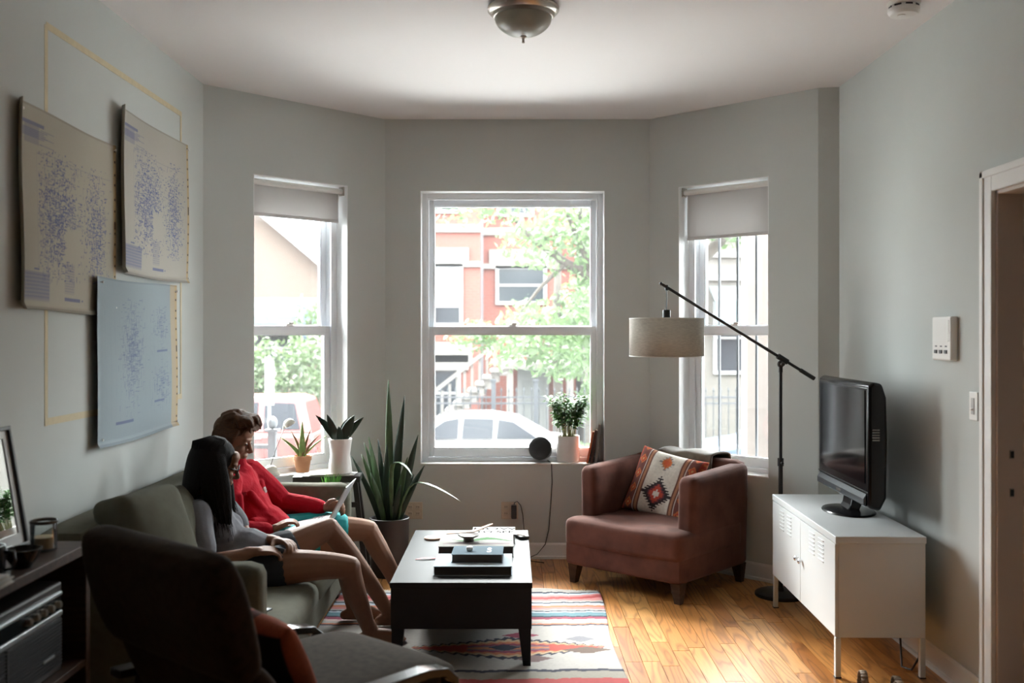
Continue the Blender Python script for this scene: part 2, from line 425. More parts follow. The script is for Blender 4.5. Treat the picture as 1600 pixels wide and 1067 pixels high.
# ---- doorway: casing, jambs, strike plates
dr = tag(empty('door_1', (1.93, 3.525, 0)), kind='structure')
mb = MB()
for s in (-1, 1):
    y = s*.45
    mb.box(0, min(y, y-s*.018), 0, .28, max(y, y-s*.018), DOORH)
    mb.box(.10, min(y-s*.018, y-s*.03), 0, .14, max(y-s*.018, y-s*.03), DOORH)
mb.box(0, -.45, DOORH-.018, .28, .45, DOORH); mb.box(.10, -.43, DOORH-.03, .14, .43, DOORH-.018)
JAMB = mat('jamb_paint', (.62, .56, .51), .6)
mb.build('jamb', JAMB, dr, bevel=.002)
for s in (-1, 1):
    mb = MB(); y = s*.45
    mb.box(-.020, min(y-s*.005, y+s*.085), 0, 0, max(y-s*.005, y+s*.085), DOORH+.08)
    mb.box(-.027, min(y+s*.055, y+s*.085), 0, -.018, max(y+s*.055, y+s*.085), DOORH+.083)
    mb.build('casing', TRIM, dr, bevel=.004)
mb = MB(); mb.box(-.020, -.445, DOORH-.005, 0, .445, DOORH+.08); mb.box(-.027, -.535, DOORH+.055, -.018, .535, DOORH+.085)
mb.build('casing', TRIM, dr, bevel=.004)
for z in (1.047, .895):
    mb = MB(); mb.cbox((.056, .4295, z), (.016, .004, .034)); mb.m = 1; mb.cbox((.056, .4275, z), (.012, .003, .026))
    mb.build('strike_plate', [NICKEL, BLACK], dr)

# ---- windows (local: x along the wall from the opening's left jamb, y outward, z up)
BLINDF = mat('blind_fabric', (.62, .61, .60), .9, bump=.1, bs=600, transl=.22)
REVEAL = mat('reveal_white', (.82, .83, .83), .6)
def window(name, i, w0, w1, guard=False):
    a, b = path[i], path[i+1]; d, L = unit(a, b); n = outward(d); W = w1-w0
    root = empty(name, (a[0]+d.x*w0, a[1]+d.y*w0, SILL), math.atan2(d.y, d.x)); tag(root, kind='structure')
    H = HEAD-SILL
    # frame (box with stops)
    mb = MB(); y0, y1 = .115, .235; f = .036
    mb.box(0, y0, 0, f, y1, H); mb.box(W-f, y0, 0, W, y1, H); mb.box(f, y0, H-f, W-f, y1, H); mb.box(f, y0, 0, W-f, y1, .03)
    for x0, x1 in ((f, f+.012), (W-f-.012, W-f)): mb.box(x0, y0, .03, x1, y0+.016, H-f)
    mb.box(f, y0, H-f-.012, W-f, y0+.016, H-f)
    mb.build('window_frame', SASH, root, bevel=.003)
    # interior sill board
    mb = MB(); mb.box(.0, -.002, -.006, W, .13, .004); mb.build('window_sill', TRIM, root, bevel=.002)
    mb = MB(); mb.box(.0, .0, .004, .004, .116, H); mb.box(W-.004, .0, .004, W, .116, H); mb.box(.004, .0, H-.004, W-.004, .116, H); mb.build('reveal_lining', REVEAL, root)
    mz = 1.548-SILL
    def sash(nm, za, zb, ya, yb, st, top, bot):
        x0, x1 = f+.002, W-f-.002; mb = MB()
        mb.box(x0, ya, za, x0+st, yb, zb); mb.box(x1-st, ya, za, x1, yb, zb)
        mb.box(x0+st, ya, zb-top, x1-st, yb, zb); mb.box(x0+st, ya, za, x1-st, yb, za+bot)
        s = mb.build(nm, SASH, root, bevel=.004)
        g = MB(); g.box(x0+st, (ya+yb)/2-.002, za+bot, x1-st, (ya+yb)/2+.002, zb-top); g.build('pane', GLASS, s)
        g = MB(); q = .006     # glazing bead
        for (p0, p1, r0, r1) in ((x0+st, x0+st+q, za+bot, zb-top), (x1-st-q, x1-st, za+bot, zb-top), (x0+st+q, x1-st-q, zb-top-q, zb-top), (x0+st+q, x1-st-q, za+bot, za+bot+q)):
            g.box(p0, ya+.006, r0, p1, yb-.006, r1)
        g.build('glazing_bead', SASH, s)
        return s
    sash('upper_sash', mz-.028, H-f-.002, .186, .224, .040, .044, .056)
    lo = sash('lower_sash', .032, mz+.028, .138, .178, .042, .056, .058)
    mb = MB(); mb.cbox((W/2, .158, mz+.034), (.05, .03, .012)); mb.cbox((W/2+.012, .150, mz+.045), (.035, .012, .012)); mb.build('sash_lock', WHITEP, lo, bevel=.003)
    mb = MB(); mb.cbox((W-.02, .148, mz+.10), (.004, .012, .055)); mb.build('tilt_latch', BLACK, root)
    return root, W, H
w1, WW1, HH = window('window_1', 1, *W1); w2, WW2, HH = window('window_2', 2, *W2); w3, WW3, HH = window('window_3', 3, *W3)
def blind(win, W, drop, label, end):
    r = empty('roller_blind', win.location + win.rotation_euler.to_matrix() @ Vector((0, .055, HH)), win.rotation_euler.z, label, 'blind', 'roller blinds')
    mb = MB(); mb.M = xf((0, 0, 0), 0, R(90), 0); mb.tube([(.035, 0, .012), (.035, 0, W-.012)], .019, 16); mb.build('roller_tube', WHITEP, r, smooth=40)
    mb = MB()
    mb.box(.016, .020, -drop, W-.022, .0212, -.03); mb.build('fabric', BLINDF, r)
    mb = MB(); mb.box(.016, .014, -drop-.006, W-.022, .028, -drop+.014); mb.build('bottom_bar', BLINDF, r, bevel=.003)
    for x in (.001, W-.011):
        mb = MB(); mb.box(x, -.025, -.062, x+.010, .03, -.001); mb.build('bracket', NICKEL, r, bevel=.004)
    xe = W-.03 if end else .03
    mb = MB(); mb.tube([(xe, .005, -.05), (xe, .005, -drop-.06)], .0015, 6); mb.build('cord', WHITEP, r)
blind(w1, WW1, .235, 'pale roller blind part lowered over the window above the desk lamp', True)
blind(w3, WW3, .345, 'pale roller blind hanging lower, over the window behind the floor lamp', False)
# ================================================================ large furniture
def soft(fx, fy, fz, amp, seed=0, freq=3.0):
    ph = random.Random(seed); a = [ph.uniform(0, 6.28) for _ in range(6)]
    def fn(p):
        k = amp*(math.sin(freq*p.x*3+a[0])*math.sin(freq*p.y*2.3+a[1]) + .5*math.sin(freq*6*p.x+a[2]+freq*4*p.y) + .4*math.sin(freq*5*p.z+a[3]))
        return (p.x + fx*k, p.y + fy*k, p.z + fz*k)
    return fn
# ---- sofa, against the left wall, facing +X (local = world offsets from root)
SX, SY = -1.785, 3.68          # back-left-near corner
sofa = empty('sofa', (-1.37, 4.75, 0), 0, 'sage grey fabric sofa along the wall under the paper sheets', 'sofa')
def S(mb): mb.M = Matrix.Translation((1.37, -4.75, 0)); return mb
mb = S(MB()); mb.rbox((-1.36, 4.75, .155), (.80, 1.86, .17), .02, 8); mb.build('base', SOFA_M, sofa, smooth=60)
mb = S(MB()); mb.rbox((-1.675, 4.75, .44), (.21, 2.12, .72), .05, 12, soft(.6, 0, .6, .004, 1)); mb.build('back', SOFA_M, sofa, smooth=60)
for y in (3.75, 5.745):
    mb = S(MB()); mb.rbox((-1.355, y, .355), (.85, .14, .62), .05, 14, soft(0, .5, .6, .003, 2)); mb.build('arm', SOFA_M, sofa, smooth=60)
for k, y in enumerate((4.285, 5.21)):
    def puff(p, k=k):
        u = p.x/.33; v = p.y/.46
        q = p.z + (.03*(1-u*u)*(1-v*v) if p.z > 0 else 0) + .004*math.sin(11*p.x+k)*math.sin(7*p.y)
        if p.z > 0 and k == 0: q -= .012*math.exp(-((p.y-.25)**2+(p.x)**2)/.03)
        return (p.x + (.012*math.cos(3*p.y) if p.x > .25 else 0), p.y, q)
    mb = S(MB()); mb.rbox((-1.245, y, .292), (.66, .922, .125), .05, 16, puff); mb.build('seat_cushion', SOFA_L, sofa, smooth=60)
for x in (-1.70, -1.02):
    for y in (3.75, 5.74):
        mb = S(MB()); mb.taper((x, y, 0), (.04, .04), (x, y, .08), (.055, .055)); mb.build('leg', DARKW, sofa)

def pillow_fn(w, h, t, pinch=.06, wr=.0):
    def fn(U, V):                      # U in [0,1] wraps front(0..1) ; used for both faces
        u = U*2-1; v = V*2-1
        x = u*w/2*(1-pinch*(1-v**2)*u**2); z = v*h/2*(1-pinch*(1-u**2)*v**2)
        y = t/2*np.sqrt(np.clip((1-u**4)*(1-v**4), 0, 1))**.9
        y = y*(1 + wr*np.sin(9*u+2*v)*np.cos(5*v-u))
        return x, y, z
    return fn
def pillow(name, w, h, t, mats, parent, colfn=None, pinch=.06, n=40, wr=.06, sag=0):
    f = pillow_fn(w, h, t, pinch, wr)
    U, V = np.meshgrid(np.linspace(0, 1, n), np.linspace(0, 1, n))
    x, y, z = f(U, V)
    if sag: z = z - sag*np.cos(np.pi*(U-.5))*np.clip(V-.4, 0, 1)
    P = np.concatenate([np.stack([x, -y, z], -1).reshape(-1, 3), np.stack([x, y, z], -1).reshape(-1, 3)])
    I = np.arange(n*n).reshape(n, n)
    F = np.stack([I[:-1, :-1], I[:-1, 1:], I[1:, 1:], I[1:, :-1]], -1).reshape(-1, 4)
    F = np.concatenate([F, (F+n*n)[:, ::-1]])
    me = bpy.data.meshes.new(name); me.from_pydata(P.tolist(), [], F.tolist())
    if colfn is not None:
        C = np.ones((2*n*n, 4)); c = colfn(U, V).reshape(-1, 3); C[:n*n, :3] = c; C[n*n:, :3] = c
        a = me.color_attributes.new('print', 'FLOAT_COLOR', 'POINT'); a.data.foreach_set('color', C.ravel())
    bm = bmesh.new(); bm.from_mesh(me); bmesh.ops.remove_doubles(bm, verts=bm.verts, dist=1e-5); bm.to_mesh(me); bm.free()
    me.polygons.foreach_set('use_smooth', [True]*len(me.polygons)); me.update()
    return link_mesh(name, me, mats, parent)
# loose back cushions on the sofa
def back_cushion(loc, rx, rz, w, h, t, label, sag=.03):
    o = pillow('sofa_cushion', w, h, t, SOFA_L, None, wr=.09, sag=sag, pinch=.05)
    o.rotation_euler = Euler((rx, 0, rz), 'XYZ'); o.location = loc
    return tag(o, label, 'cushion', 'loose sofa cushions')
def block_cushion(loc, ry, rz, w, h, t, label):
    def fn(p):
        u = p.y/(w/2); v = p.z/(h/2); k = max(0, (1-u*u))*max(0, (1-v*v))
        return (p.x + (.035*k if p.x > 0 else -.01*k) + .004*math.sin(14*p.z+9*p.y), p.y*(1-.05*(1-v*v)), p.z*(1+.05*u*u) + .004*math.sin(15*p.y+20*p.x))
    mb = MB(); mb.rbox((0, 0, 0), (t, w, h), .055, 18, fn); o = mb.build('sofa_cushion', SOFA_L, None, smooth=70)
    o.rotation_euler = (0, ry, rz); o.location = loc
    return tag(o, label, 'cushion', 'loose sofa cushions')
block_cushion((-1.44, 4.00, .625), R(-19), R(-16), .40, .54, .18, 'sage grey sofa cushion propped beside the near sofa arm')
block_cushion((-1.50, 4.50, .585), R(-13), R(4), .40, .46, .13, 'sage grey sofa cushion wedged behind the person in the grey shirt')

# ---- coffee table
ct = empty('coffee_table', (-.232, 5.145, 0), 0, 'low black coffee table standing on the striped rug', 'table')
mb = MB(); mb.box(-.325, -.605, .365, .325, .605, .391); mb.build('table_top', ESPR, ct, bevel=.002)
mb = MB(); mb.box(-.322, -.602, .178, .322, -.584, .365); mb.box(-.322, .584, .178, .322, .602, .365); mb.box(-.322, -.584, .178, -.304, .584, .365); mb.box(.304, -.584, .178, .322, .584, .365); mb.box(-.304, -.584, .178, .304, .584, .192)
mb.build('apron', ESPR, ct, bevel=.002)
for sx in (-1, 1):
    for sy in (-1, 1):
        mb = MB(); mb.taper((sx*.300, sy*.575, .0065), (.036, .036), (sx*.290, sy*.57, .178), (.058, .058)); mb.build('leg', ESPR, ct, bevel=.002)

# ---- rug
def rug_col(U, V):
    # V: 0 near end .. 1 far end ; length 2.10 ; U across 1.51
    Lr = 2.10; d = (1-V)*Lr                      # distance from far end
    X = (U-.5)*1.51
    dj = d + .004*np.sin(X*40) + .003*np.sin(X*97)
    W = np.array([.40, .38, .355])
    c = np.zeros(U.shape+(3,)) + W
    navy = (.025, .028, .05); red = (.36, .055, .055); pink = (.52, .20, .19); lb = (.42, .50, .56); org = (.50, .17, .085); teal = (.10, .20, .235); mar = (.24, .04, .075); ol = (.27, .25, .21); pw = (.58, .44, .40)
    bands = [(0, .045, W), (.045, .065, navy), (.065, .10, lb), (.10, .135, pink), (.135, .185, red), (.185, .225, pink), (.225, .25, W), (.25, .272, navy), (.272, .315, lb), (.315, .355, org), (.355, .395, pink), (.395, .42, W), (.42, .437, navy),
             (.437, .46, lb), (.46, .525, teal), (.525, .545, navy), (.545, .585, mar), (.585, .62, pw), (.62, .66, W), (.66, .68, org), (.68, .70, navy)]
    far = bands + [(2.10-b, 2.10-a, k) for a, b, k in bands]
    far += [(1.37, 1.40, navy), (1.40, 1.49, ol), (1.49, 1.56, red)]
    for a, b, k in far: c[(dj >= a) & (dj < b)] = k
    rg = np.random.default_rng(3)
    # central serrated diamond
    y = d - 1.06; ax = np.abs(X-.50+.26)
    def saw(x, p): return np.abs(((x/p) % 1)-.5)*2
    half = .155*(1-ax/.47) + .030*saw(ax+.4*y, .05)
    for k, cc in ((1.0, navy), (.78, (.50, .36, .22)), (.60, org), (.42, mar), (.26, (.16, .12, .14)), (.12, org)):
        c[(np.abs(y) < half*k) & (ax < .47) & (np.abs(d-1.06) < .30)] = cc
    m = (ax > .20) & (ax < .43) & (np.abs(y) < half*.5); c[m] = (.42, .07, .05)
    for cx, cy, s, k in ((.30, .86, .10, mar), (-.60, 1.17, .10, red), (.36, 1.22, .09, (.17, .11, .11)), (.62, 1.10, .13, (.13, .09, .07)), (.22, 1.05, .08, navy), (-.62, .88, .09, navy), (.60, .93, .08, (.2, .2, .22))):
        c[(np.abs(X-cx)/s + np.abs(d-cy)/.05 < 1) | ((np.abs(X-cx) < s*.3) & (np.abs(d-cy) < .045))] = k
    c *= (1 + .10*np.sin(d*900) * 0 + .07*(rg.random(U.shape)-.5))[..., None]
    return c
def rug_pos(U, V):
    x = -1.005 + 1.51*U + .012*np.sin(V*9) * U; y = 3.78 + 2.10*V + .010*np.sin(U*7+1)
    edge = np.clip((V-.955)/.045, 0, 1)
    z = .006 + .018*edge**1.5*np.clip(np.sin((U-.5)*7.5), 0, 1) + .0008*np.sin(U*30)*np.sin(V*24)
    z = z + .012*np.exp(-((U-.99)**2/.001 + (V-.93)**2/.0015))
    return np.stack([x, y, z], -1)
RUGM = mat('woven_wool', (.5, .5, .5), .95, var=.08, vs=60, bump=.5, bs=260, attr='print', stretch=(1, 4, 1))
rug = grid_obj('area_rug', 190, 300, rug_pos, rug_col, RUGM, solid=.006)
tag(rug, 'flat woven wool rug with coloured stripes and a serrated diamond', 'rug')
fr = MB()
for k in range(130):
    x = -1.0 + 1.5*k/129; y = 5.885+random.uniform(-.004, .006); l = random.uniform(.02, .04)
    fr.tube([(x, y-.012, .006), (x+random.uniform(-.006, .006), y+l*.6, .004), (x+random.uniform(-.012, .012), y+l, .003)], [.0022, .002, .001], 4)
o = fr.build('fringe', PAPER, rug); o['kind'] = 'stuff'

# ---- brown suede club chair, back toward the right bay window
bc = empty('armchair', (.893, 6.125, 0), R(-42), 'brown suede club chair with wide sloping arms beside the floor lamp', 'chair')
# local: x right (seen from front is -), y back ; front = -y
W2_, D2_ = .41, .40
def wob(seed, a=.004): return soft(.4, .4, .8, a, seed, 4)
mb = MB(); mb.rbox((0, -.008, .20), (.826, .775, .18), .03, 12); mb.build('base', SUEDE, bc, smooth=60)
mb = MB()
for s in (-1, 1):
    mb2 = MB()
    def armf(p, s=s):
        # arm swells a little at the front, leans outward at the top
        t = (p.z+.30)/.60
        return (p.x + s*.012*t, p.y, p.z + .016*(p.y/.33)*max(0, t-.5)*2)
    mb2.rbox((s*.345, .075, .415), (.125, .65, .60), .045, 16, armf); mb2.build('arm', SUEDE, bc, smooth=60)
mb = MB(); mb.rbox((0, .335, .43), (.79, .13, .63), .05, 14, lambda p: (p.x, p.y+.02*(p.z/.24), p.z)); mb.build('back', SUEDE, bc, smooth=60)
def seatf(p):
    w = p.z
    if p.z > 0:
        w += .022*(1-(p.x/.42)**2)*(1-((p.y)/.37)**2)
        w -= .020*math.exp(-((p.x)**2/.03+(p.y+.18)**2/.018)) + .012*math.exp(-((p.x-.2)**2+(p.y+.05)**2)/.01) + .012*math.exp(-((p.x+.22)**2+(p.y+.02)**2)/.01)
        w += .005*math.sin(26*p.y+8*p.x) * math.exp(-(p.y+.15)**2/.03)
    y = p.y - (.015*math.cos(4*p.x) if p.y < -.3 else 0)
    return (p.x, y, w)
mb = MB(); mb.rbox((0, -.045, .315), (.838, .715, .165), .04, 26, seatf); mb.build('seat_cushion', SUEDE, bc, smooth=60)
for sx in (-1, 1):
    for sy in (-1, 1):
        mb = MB(); mb.taper((sx*.375, sy*.345 + .0, 0), (.038, .038), (sx*.368, sy*.34+.0, .118), (.07, .07)); mb.build('leg', DARKW, bc, bevel=.002)
KILIMP = mat('kilim_weave', (.5, .5, .5), .95, var=.10, vs=70, bump=.6, bs=240, attr='print')
def kilim(U, V):
    c = np.zeros(U.shape+(3,)) + np.array((.62, .57, .50))
    u = U*2-1; v = V*2-1
    saw = np.abs(((v*7) % 1)-.5)
    brown = (.14, .05, .035); red = (.45, .055, .03); org = (.52, .15, .045); blk = (.03, .02, .022); wh = (.60, .55, .49); gr = (.25, .23, .22)
    au = np.abs(u)
    c[au > .46] = brown; c[(au > .50) & (au < .56)] = (.38, .17, .09); c[(au > .60) & (au < .64)] = wh
    c[(au > .64) & (au < .90)] = (.17, .055, .045)
    # small lozenges on the side bands
    vv = ((v*2.2+.25) % 1)-.5
    l = np.abs(au-.77)/.13 + np.abs(vv)/.36
    c[(l < 1) & (au > .64)] = org; c[(l < .66) & (au > .64)] = red; c[(l < .3) & (au > .64)] = (.55, .33, .12)
    c[(au > .90)] = (.40, .055, .03); c[(au > .94) & (saw > .25)] = org
    # two medallions in the pale field
    for cy, s, cols in ((-.36, .52, [(1, blk), (.56, (.16, .03, .04)), (.46, red), (.2, wh)]), (.62, .27, [(1, gr), (.62, org), (.4, (.50, .09, .03))])):
        dx = np.abs(u)*1.15; dy = np.abs(v-cy)
        st = (np.floor(dy*14)/14)
        for k, cc in cols:
            jag = s*k - st - (.13*k*((np.floor(dy*28) % 2)) if k == 1 else 0)
            c[(dx < jag) & (au < .46)] = cc
    return c
kp = pillow('kilim_pillow', .47, .43, .15, KILIMP, None, kilim, pinch=.07, n=90)
kp.rotation_mode = 'QUATERNION'
Mk = Matrix.Translation((.893, 6.125, 0)) @ Matrix.Rotation(R(-42), 4, 'Z') @ Matrix.Translation((-.02, .115, .575)) @ Matrix.Rotation(R(7), 4, 'Z') @ Matrix.Rotation(R(-24), 4, 'X') @ Matrix.Rotation(R(10), 4, 'Y')
kp.matrix_world = Mk; tag(kp, 'kilim pillow with red and cream lozenges resting in the suede chair', 'pillow')
# folded throw over the chair back
THROW = mat('taupe_throw', (.12, .095, .07), .95, var=.15, vs=30, bump=.4, bs=300, sheen=.3)
def thr(U, V):
    u = (U-.5); s = V*.62 - .31
    top = .765; r = .085
    y = np.where(s < -.1, -r, np.where(s > .1, r, np.sin(s/.1*np.pi/2)*r)); z = np.where(np.abs(s) < .1, top + .022*np.cos(s/.1*np.pi/2), top-(np.abs(s)-.1)*.95)
    x = u*.40 + .02*np.sin(s*9) + .05*s
    y = y + .006*np.sin(U*17+s*6); z = z + .006*np.sin(U*11+2)*1
    return np.stack([x+.045, y+.352, z], -1)
th = grid_obj('throw_blanket', 30, 40, thr, None, THROW, solid=.012)
th.location = bc.location; th.rotation_euler = bc.rotation_euler
tag(th, 'taupe throw blanket folded over the back of the suede chair', 'blanket')

# ---- white metal locker cabinet on the right
METW = mat('white_steel', (.66, .69, .70), .38)
tvc = empty('metal_cabinet', (1.643, 4.98, 0), R(-1.2), 'white metal locker cabinet with two louvred doors under the television', 'cabinet')
mb = MB(); mb.box(-.185, -.575, .18, .198, .575, .60); mb.build('body', METW, tvc, bevel=.003)
mb = MB(); mb.box(-.200, -.582, .598, .200, .582, .629); mb.build('top', METW, tvc, bevel=.003)
for s in (-1, 1):
    dr_ = MB(); y0, y1 = (-.573, -.002) if s < 0 else (.002, .573)
    dr_.box(-.200, y0, .184, -.186, y1, .594)
    d_ = dr_.build('door', METW, tvc, bevel=.002)
    for yc in ((y0+y1)/2-.075, (y0+y1)/2+.075):
        for k in range(6):
            lv = MB(); z = .475+k*.019; lv.M = xf((-.2015, yc, z), 0, R(-28), 0); lv.rbox((0, 0, 0), (.006, .085, .009), .0028, 4); lv.build('louvre', METW, d_, smooth=60)
    kn = MB(); kn.M = xf((-.200, s*.035, .395), 0, R(-90), 0); kn.lathe([(.006, 0), (.006, .008), (.012, .012), (.013, .018), (.009, .022), (0, .023)], 14); kn.build('knob', CHROME, d_, smooth=50)
for sx in (-1, 1):
    for sy in (-1, 1):
        mb = MB(); x, y = sx*.186, sy*.563; mb.box(x-.012, y-.012, .004, x+.012, y+.012, .18)
        l = mb.build('leg', METW, tvc, bevel=.002)
        mb = MB(); mb.box(x-.014, y-.014, 0, x+.014, y+.014, .006); mb.build('foot', BLACK, l)

# ---- television
TVB = mat('gloss_black', (.006, .006, .007), .2, spec=.3)
TVS = mat('tv_screen', (.005, .005, .006), .1, spec=.35)
tv = empty('television', (1.70, 5.03, .629), R(-1.5), 'black flat television on a glossy oval stand', 'television')
# local: screen faces -x
mb = MB()
side = [(-.035, .085), (-.035, .655), (-.010, .672), (.030, .664), (.050, .60), (.055, .40), (.050, .13), (.020, .07)]
mb.prism([(x, z) for x, z in side], -.41, .41, 'y'); mb.build('casing', TVB, tv, bevel=.014, seg=3, smooth=40)
mb = MB(); mb.box(-.0385, -.365, .195, -.034, .365, .632); mb.build('screen', TVS, tv)
mb = MB(); mb.prism([(-.036, .088), (-.050, .097), (-.050, .125), (-.036, .15)], -.385, .385, 'y'); mb.build('speaker_bar', mat('tv_speaker', (.05, .055, .06), .25), tv, bevel=.003)
mb = MB(); mb.box(-.0375, -.408, .155, -.0355, .408, .16); mb.build('trim_strip', BLACK, tv)
mb = MB()
for k in range(5): mb.box(-.02, -.4245, .40+.012*k, .012, -.422, .406+.012*k)
mb.build('side_controls', mat('grey_buttons', (.2, .2, .2), .4), tv)
mb = MB(); mb.cbox((-.0515, 0, .111), (.002, .07, .012)); mb.build('logo_plate', NICKEL, tv)
mb = MB(); mb.prism([(-.03, 0), (.03, 0), (.045, .03), (.045, .2), (.02, .2), (-.01, .03)], -.07, .07, 'y'); mb.M = Matrix.Identity(4)
mb.build('neck', TVB, tv, bevel=.006, loc=(0, 0, .012))
mb = MB(); mb.lathe([(0, 0), (.172, 0), (.176, .004), (.170, .010), (.12, .017), (.05, .022), (0, .022)], 40)
st = mb.build('stand', TVB, tv, smooth=30); st.scale = (.72, 1.05, 1)

# ---- floor lamp with cantilever arm
fl = empty('floor_lamp', (1.565, 5.80, 0), 0, 'black floor lamp with cantilever arm and linen drum shade', 'lamp')
mb = MB(); mb.lathe([(0, 0), (.145, 0), (.148, .006), (.145, .018), (.13, .024), (.02, .028), (.016, .05), (0, .05)], 40); mb.build('base', BLACKM, fl, smooth=35)
mb = MB(); mb.tube([(0, 0, .04), (0, 0, .78)], .013, 14); mb.tube([(0, 0, .77), (0, 0, 1.315)], .0095, 14); mb.build('pole', BLACKM, fl, smooth=40)
mb = MB(); mb.lathe([(.018, 0), (.018, .045)], 14, (0, 0, .755)); mb.tube([(0, 0, .775), (0, -.035, .775)], .006, 8); mb.ell((0, -.04, .775), (.009, .009, .009)); mb.build('clamp', BLACKM, fl, smooth=40)
# pivot head at z ~1.37 ; arm runs from (.19,0,1.27) up-left to (-.705,-.09,1.81)
a0 = Vector((.205, .03, 1.262)); a1 = Vector((-.71, -.09, 1.812)); pv = a0.lerp(a1, .21)
mb = MB(); mb.tube([(0, 0, 1.30), (0, 0, pv.z-.035)], .012, 12); mb.ell((0, 0, pv.z-.03), (.02, .016, .022)); dv = (a1-a0).normalized(); mb.tube([pv-dv*.035, pv+dv*.035], .017, 12)
mb.tube([(0, 0, pv.z-.03), (-.0, -.05, pv.z-.028)], .006, 8); mb.ell((0, -.052, pv.z-.028), (.012, .008, .012)); mb.build('pivot', BLACKM, fl, smooth=40)
mb = MB(); mb.tube([a0, a1], .0085, 12); mb.tube([a0, a0+dv*.10], .0125, 12); mb.ell(a1, (.011, .011, .011)); mb.build('arm', BLACKM, fl, smooth=40)
hp = a0.lerp(a1, .965)
mb = MB(); mb.tube([hp, (hp.x, hp.y, 1.655)], .003, 8); mb.tube([hp+Vector((0,0,.012)), hp-Vector((0,0,.02))], .010, 10); mb.build('hanging_rod', BLACKM, fl, smooth=40)
mb = MB(); mb.lathe([(0, .05), (.021, .05), (.023, .045), (.023, 0), (0, 0)], 18, (hp.x, hp.y, 1.612)); mb.tube([(hp.x, hp.y, 1.615), (hp.x, hp.y, 1.55)], .018, 12); mb.build('socket', BLACKM, fl, smooth=40)
LINEN = mat('linen_shade', (.50, .46, .40), .9, var=.12, vs=40, bump=.4, bs=300, stretch=(1, 1, 5), transl=.35)
mb = MB(); mb.lathe([(.211, 0), (.211, .215)], 56, (hp.x, hp.y, 1.397))
sh = mb.build('shade', LINEN, fl, smooth=60, solid=.003)
mb = MB()
for z in (1.397, 1.612):
    pts = [(hp.x+.2115*math.cos(2*PI*k/56), hp.y+.2115*math.sin(2*PI*k/56), z) for k in range(57)]; mb.tube(pts, .0028, 6, caps=False)
for k in range(3): mb.tube([(hp.x, hp.y, 1.609), (hp.x+.21*math.cos(2.1*k+.4), hp.y+.21*math.sin(2.1*k+.4), 1.609)], .002, 6)
mb.build('shade_ring', mat('ring_white', (.6, .58, .53), .5), sh, smooth=60)

# ---- dark lounge chair in the foreground, seen from behind; local +y = facing direction
LC = mat('dark_brown_wool', (.034, .021, .014), .95, var=.25, vs=40, bump=.5, bs=300, sheen=.04, spec=.12)
LCS = mat('brown_seat_wool', (.055, .042, .030), .95, var=.2, vs=40, bump=.5, bs=300, sheen=.04, spec=.12)
lc = empty('lounge_chair', (-.74, 2.98, 0), R(-41), 'dark brown high-backed lounge chair turned toward the coffee table', 'chair')
def slab(mb, prof, half, th, n=12, round_=.05):
    # prof: centre line (y,z); rectangular section swept, corners softened by taper at the ends
    m = len(prof); v = []; f = []
    for i in range(m):
        t = Vector(prof[min(i+1, m-1)]) - Vector(prof[max(i-1, 0)]); t.normalize(); nrm = Vector((-t.y, t.x))
        e = min(i, m-1-i)/max(1, (m-1)); k = th[i]/2
        hw = half[i]
        sec = []
        for q in range(n):
            a = 2*PI*q/n; cx = abs(math.cos(a))**.25*math.copysign(1, math.cos(a)); sx_ = abs(math.sin(a))**.6*math.copysign(1, math.sin(a))
            sec.append((cx*hw, sx_*k))
        for (x, w) in sec: v.append((x, prof[i][0]+nrm.x*w, prof[i][1]+nrm.y*w))
    for i in range(m-1):
        for q in range(n): f.append((i*n+q, i*n+(q+1) % n, (i+1)*n+(q+1) % n, (i+1)*n+q))
    f += [tuple(range(n-1, -1, -1)), tuple((m-1)*n+q for q in range(n))]
    return mb.add(v, f)
# shell: curved back that sweeps down and forward under the seat
mb = MB(); pr = [(-.345, .86), (-.335, .78), (-.30, .66), (-.25, .54), (-.19, .43), (-.10, .35), (.02, .325), (.16, .335), (.32, .36), (.46, .385)]
slab(mb, pr, [.27, .28, .285, .285, .285, .285, .285, .285, .285, .275], [.05, .055, .06, .06, .06, .06, .06, .06, .06, .045], 20)
mb.build('shell', LC, lc, smooth=60, subsurf=1)
mb = MB(); pr = [(-.372, .965), (-.368, .955), (-.352, .90), (-.325, .80), (-.296, .70), (-.275, .64), (-.268, .625)]
slab(mb, pr, [.325, .350, .365, .368, .365, .355, .33], [.05, .095, .125, .13, .12, .095, .04], 24)
mb.build('headrest_cushion', LC, lc, smooth=80, subsurf=1)
mb = MB(); pr = [(-.20, .50), (-.19, .49), (-.10, .445), (.05, .43), (.25, .435), (.42, .442), (.52, .432), (.545, .415), (.55, .405)]
slab(mb, pr, [.24, .265, .28, .285, .285, .282, .277, .262, .23], [.04, .09, .115, .12, .12, .115, .10, .07, .03], 24)
mb.build('seat_cushion', LCS, lc, smooth=80, subsurf=1)
mb = MB(); pr = [(-.235, .64), (-.23, .63), (-.20, .58), (-.165, .52), (-.15, .49)]
slab(mb, pr, [.26, .30, .31, .31, .28], [.03, .08, .10, .10, .04], 20); mb.build('back_cushion', LC, lc, smooth=80, subsurf=1)
GLOSSW = mat('polished_dark_wood', (.02, .014, .011), .22, coat=.5)
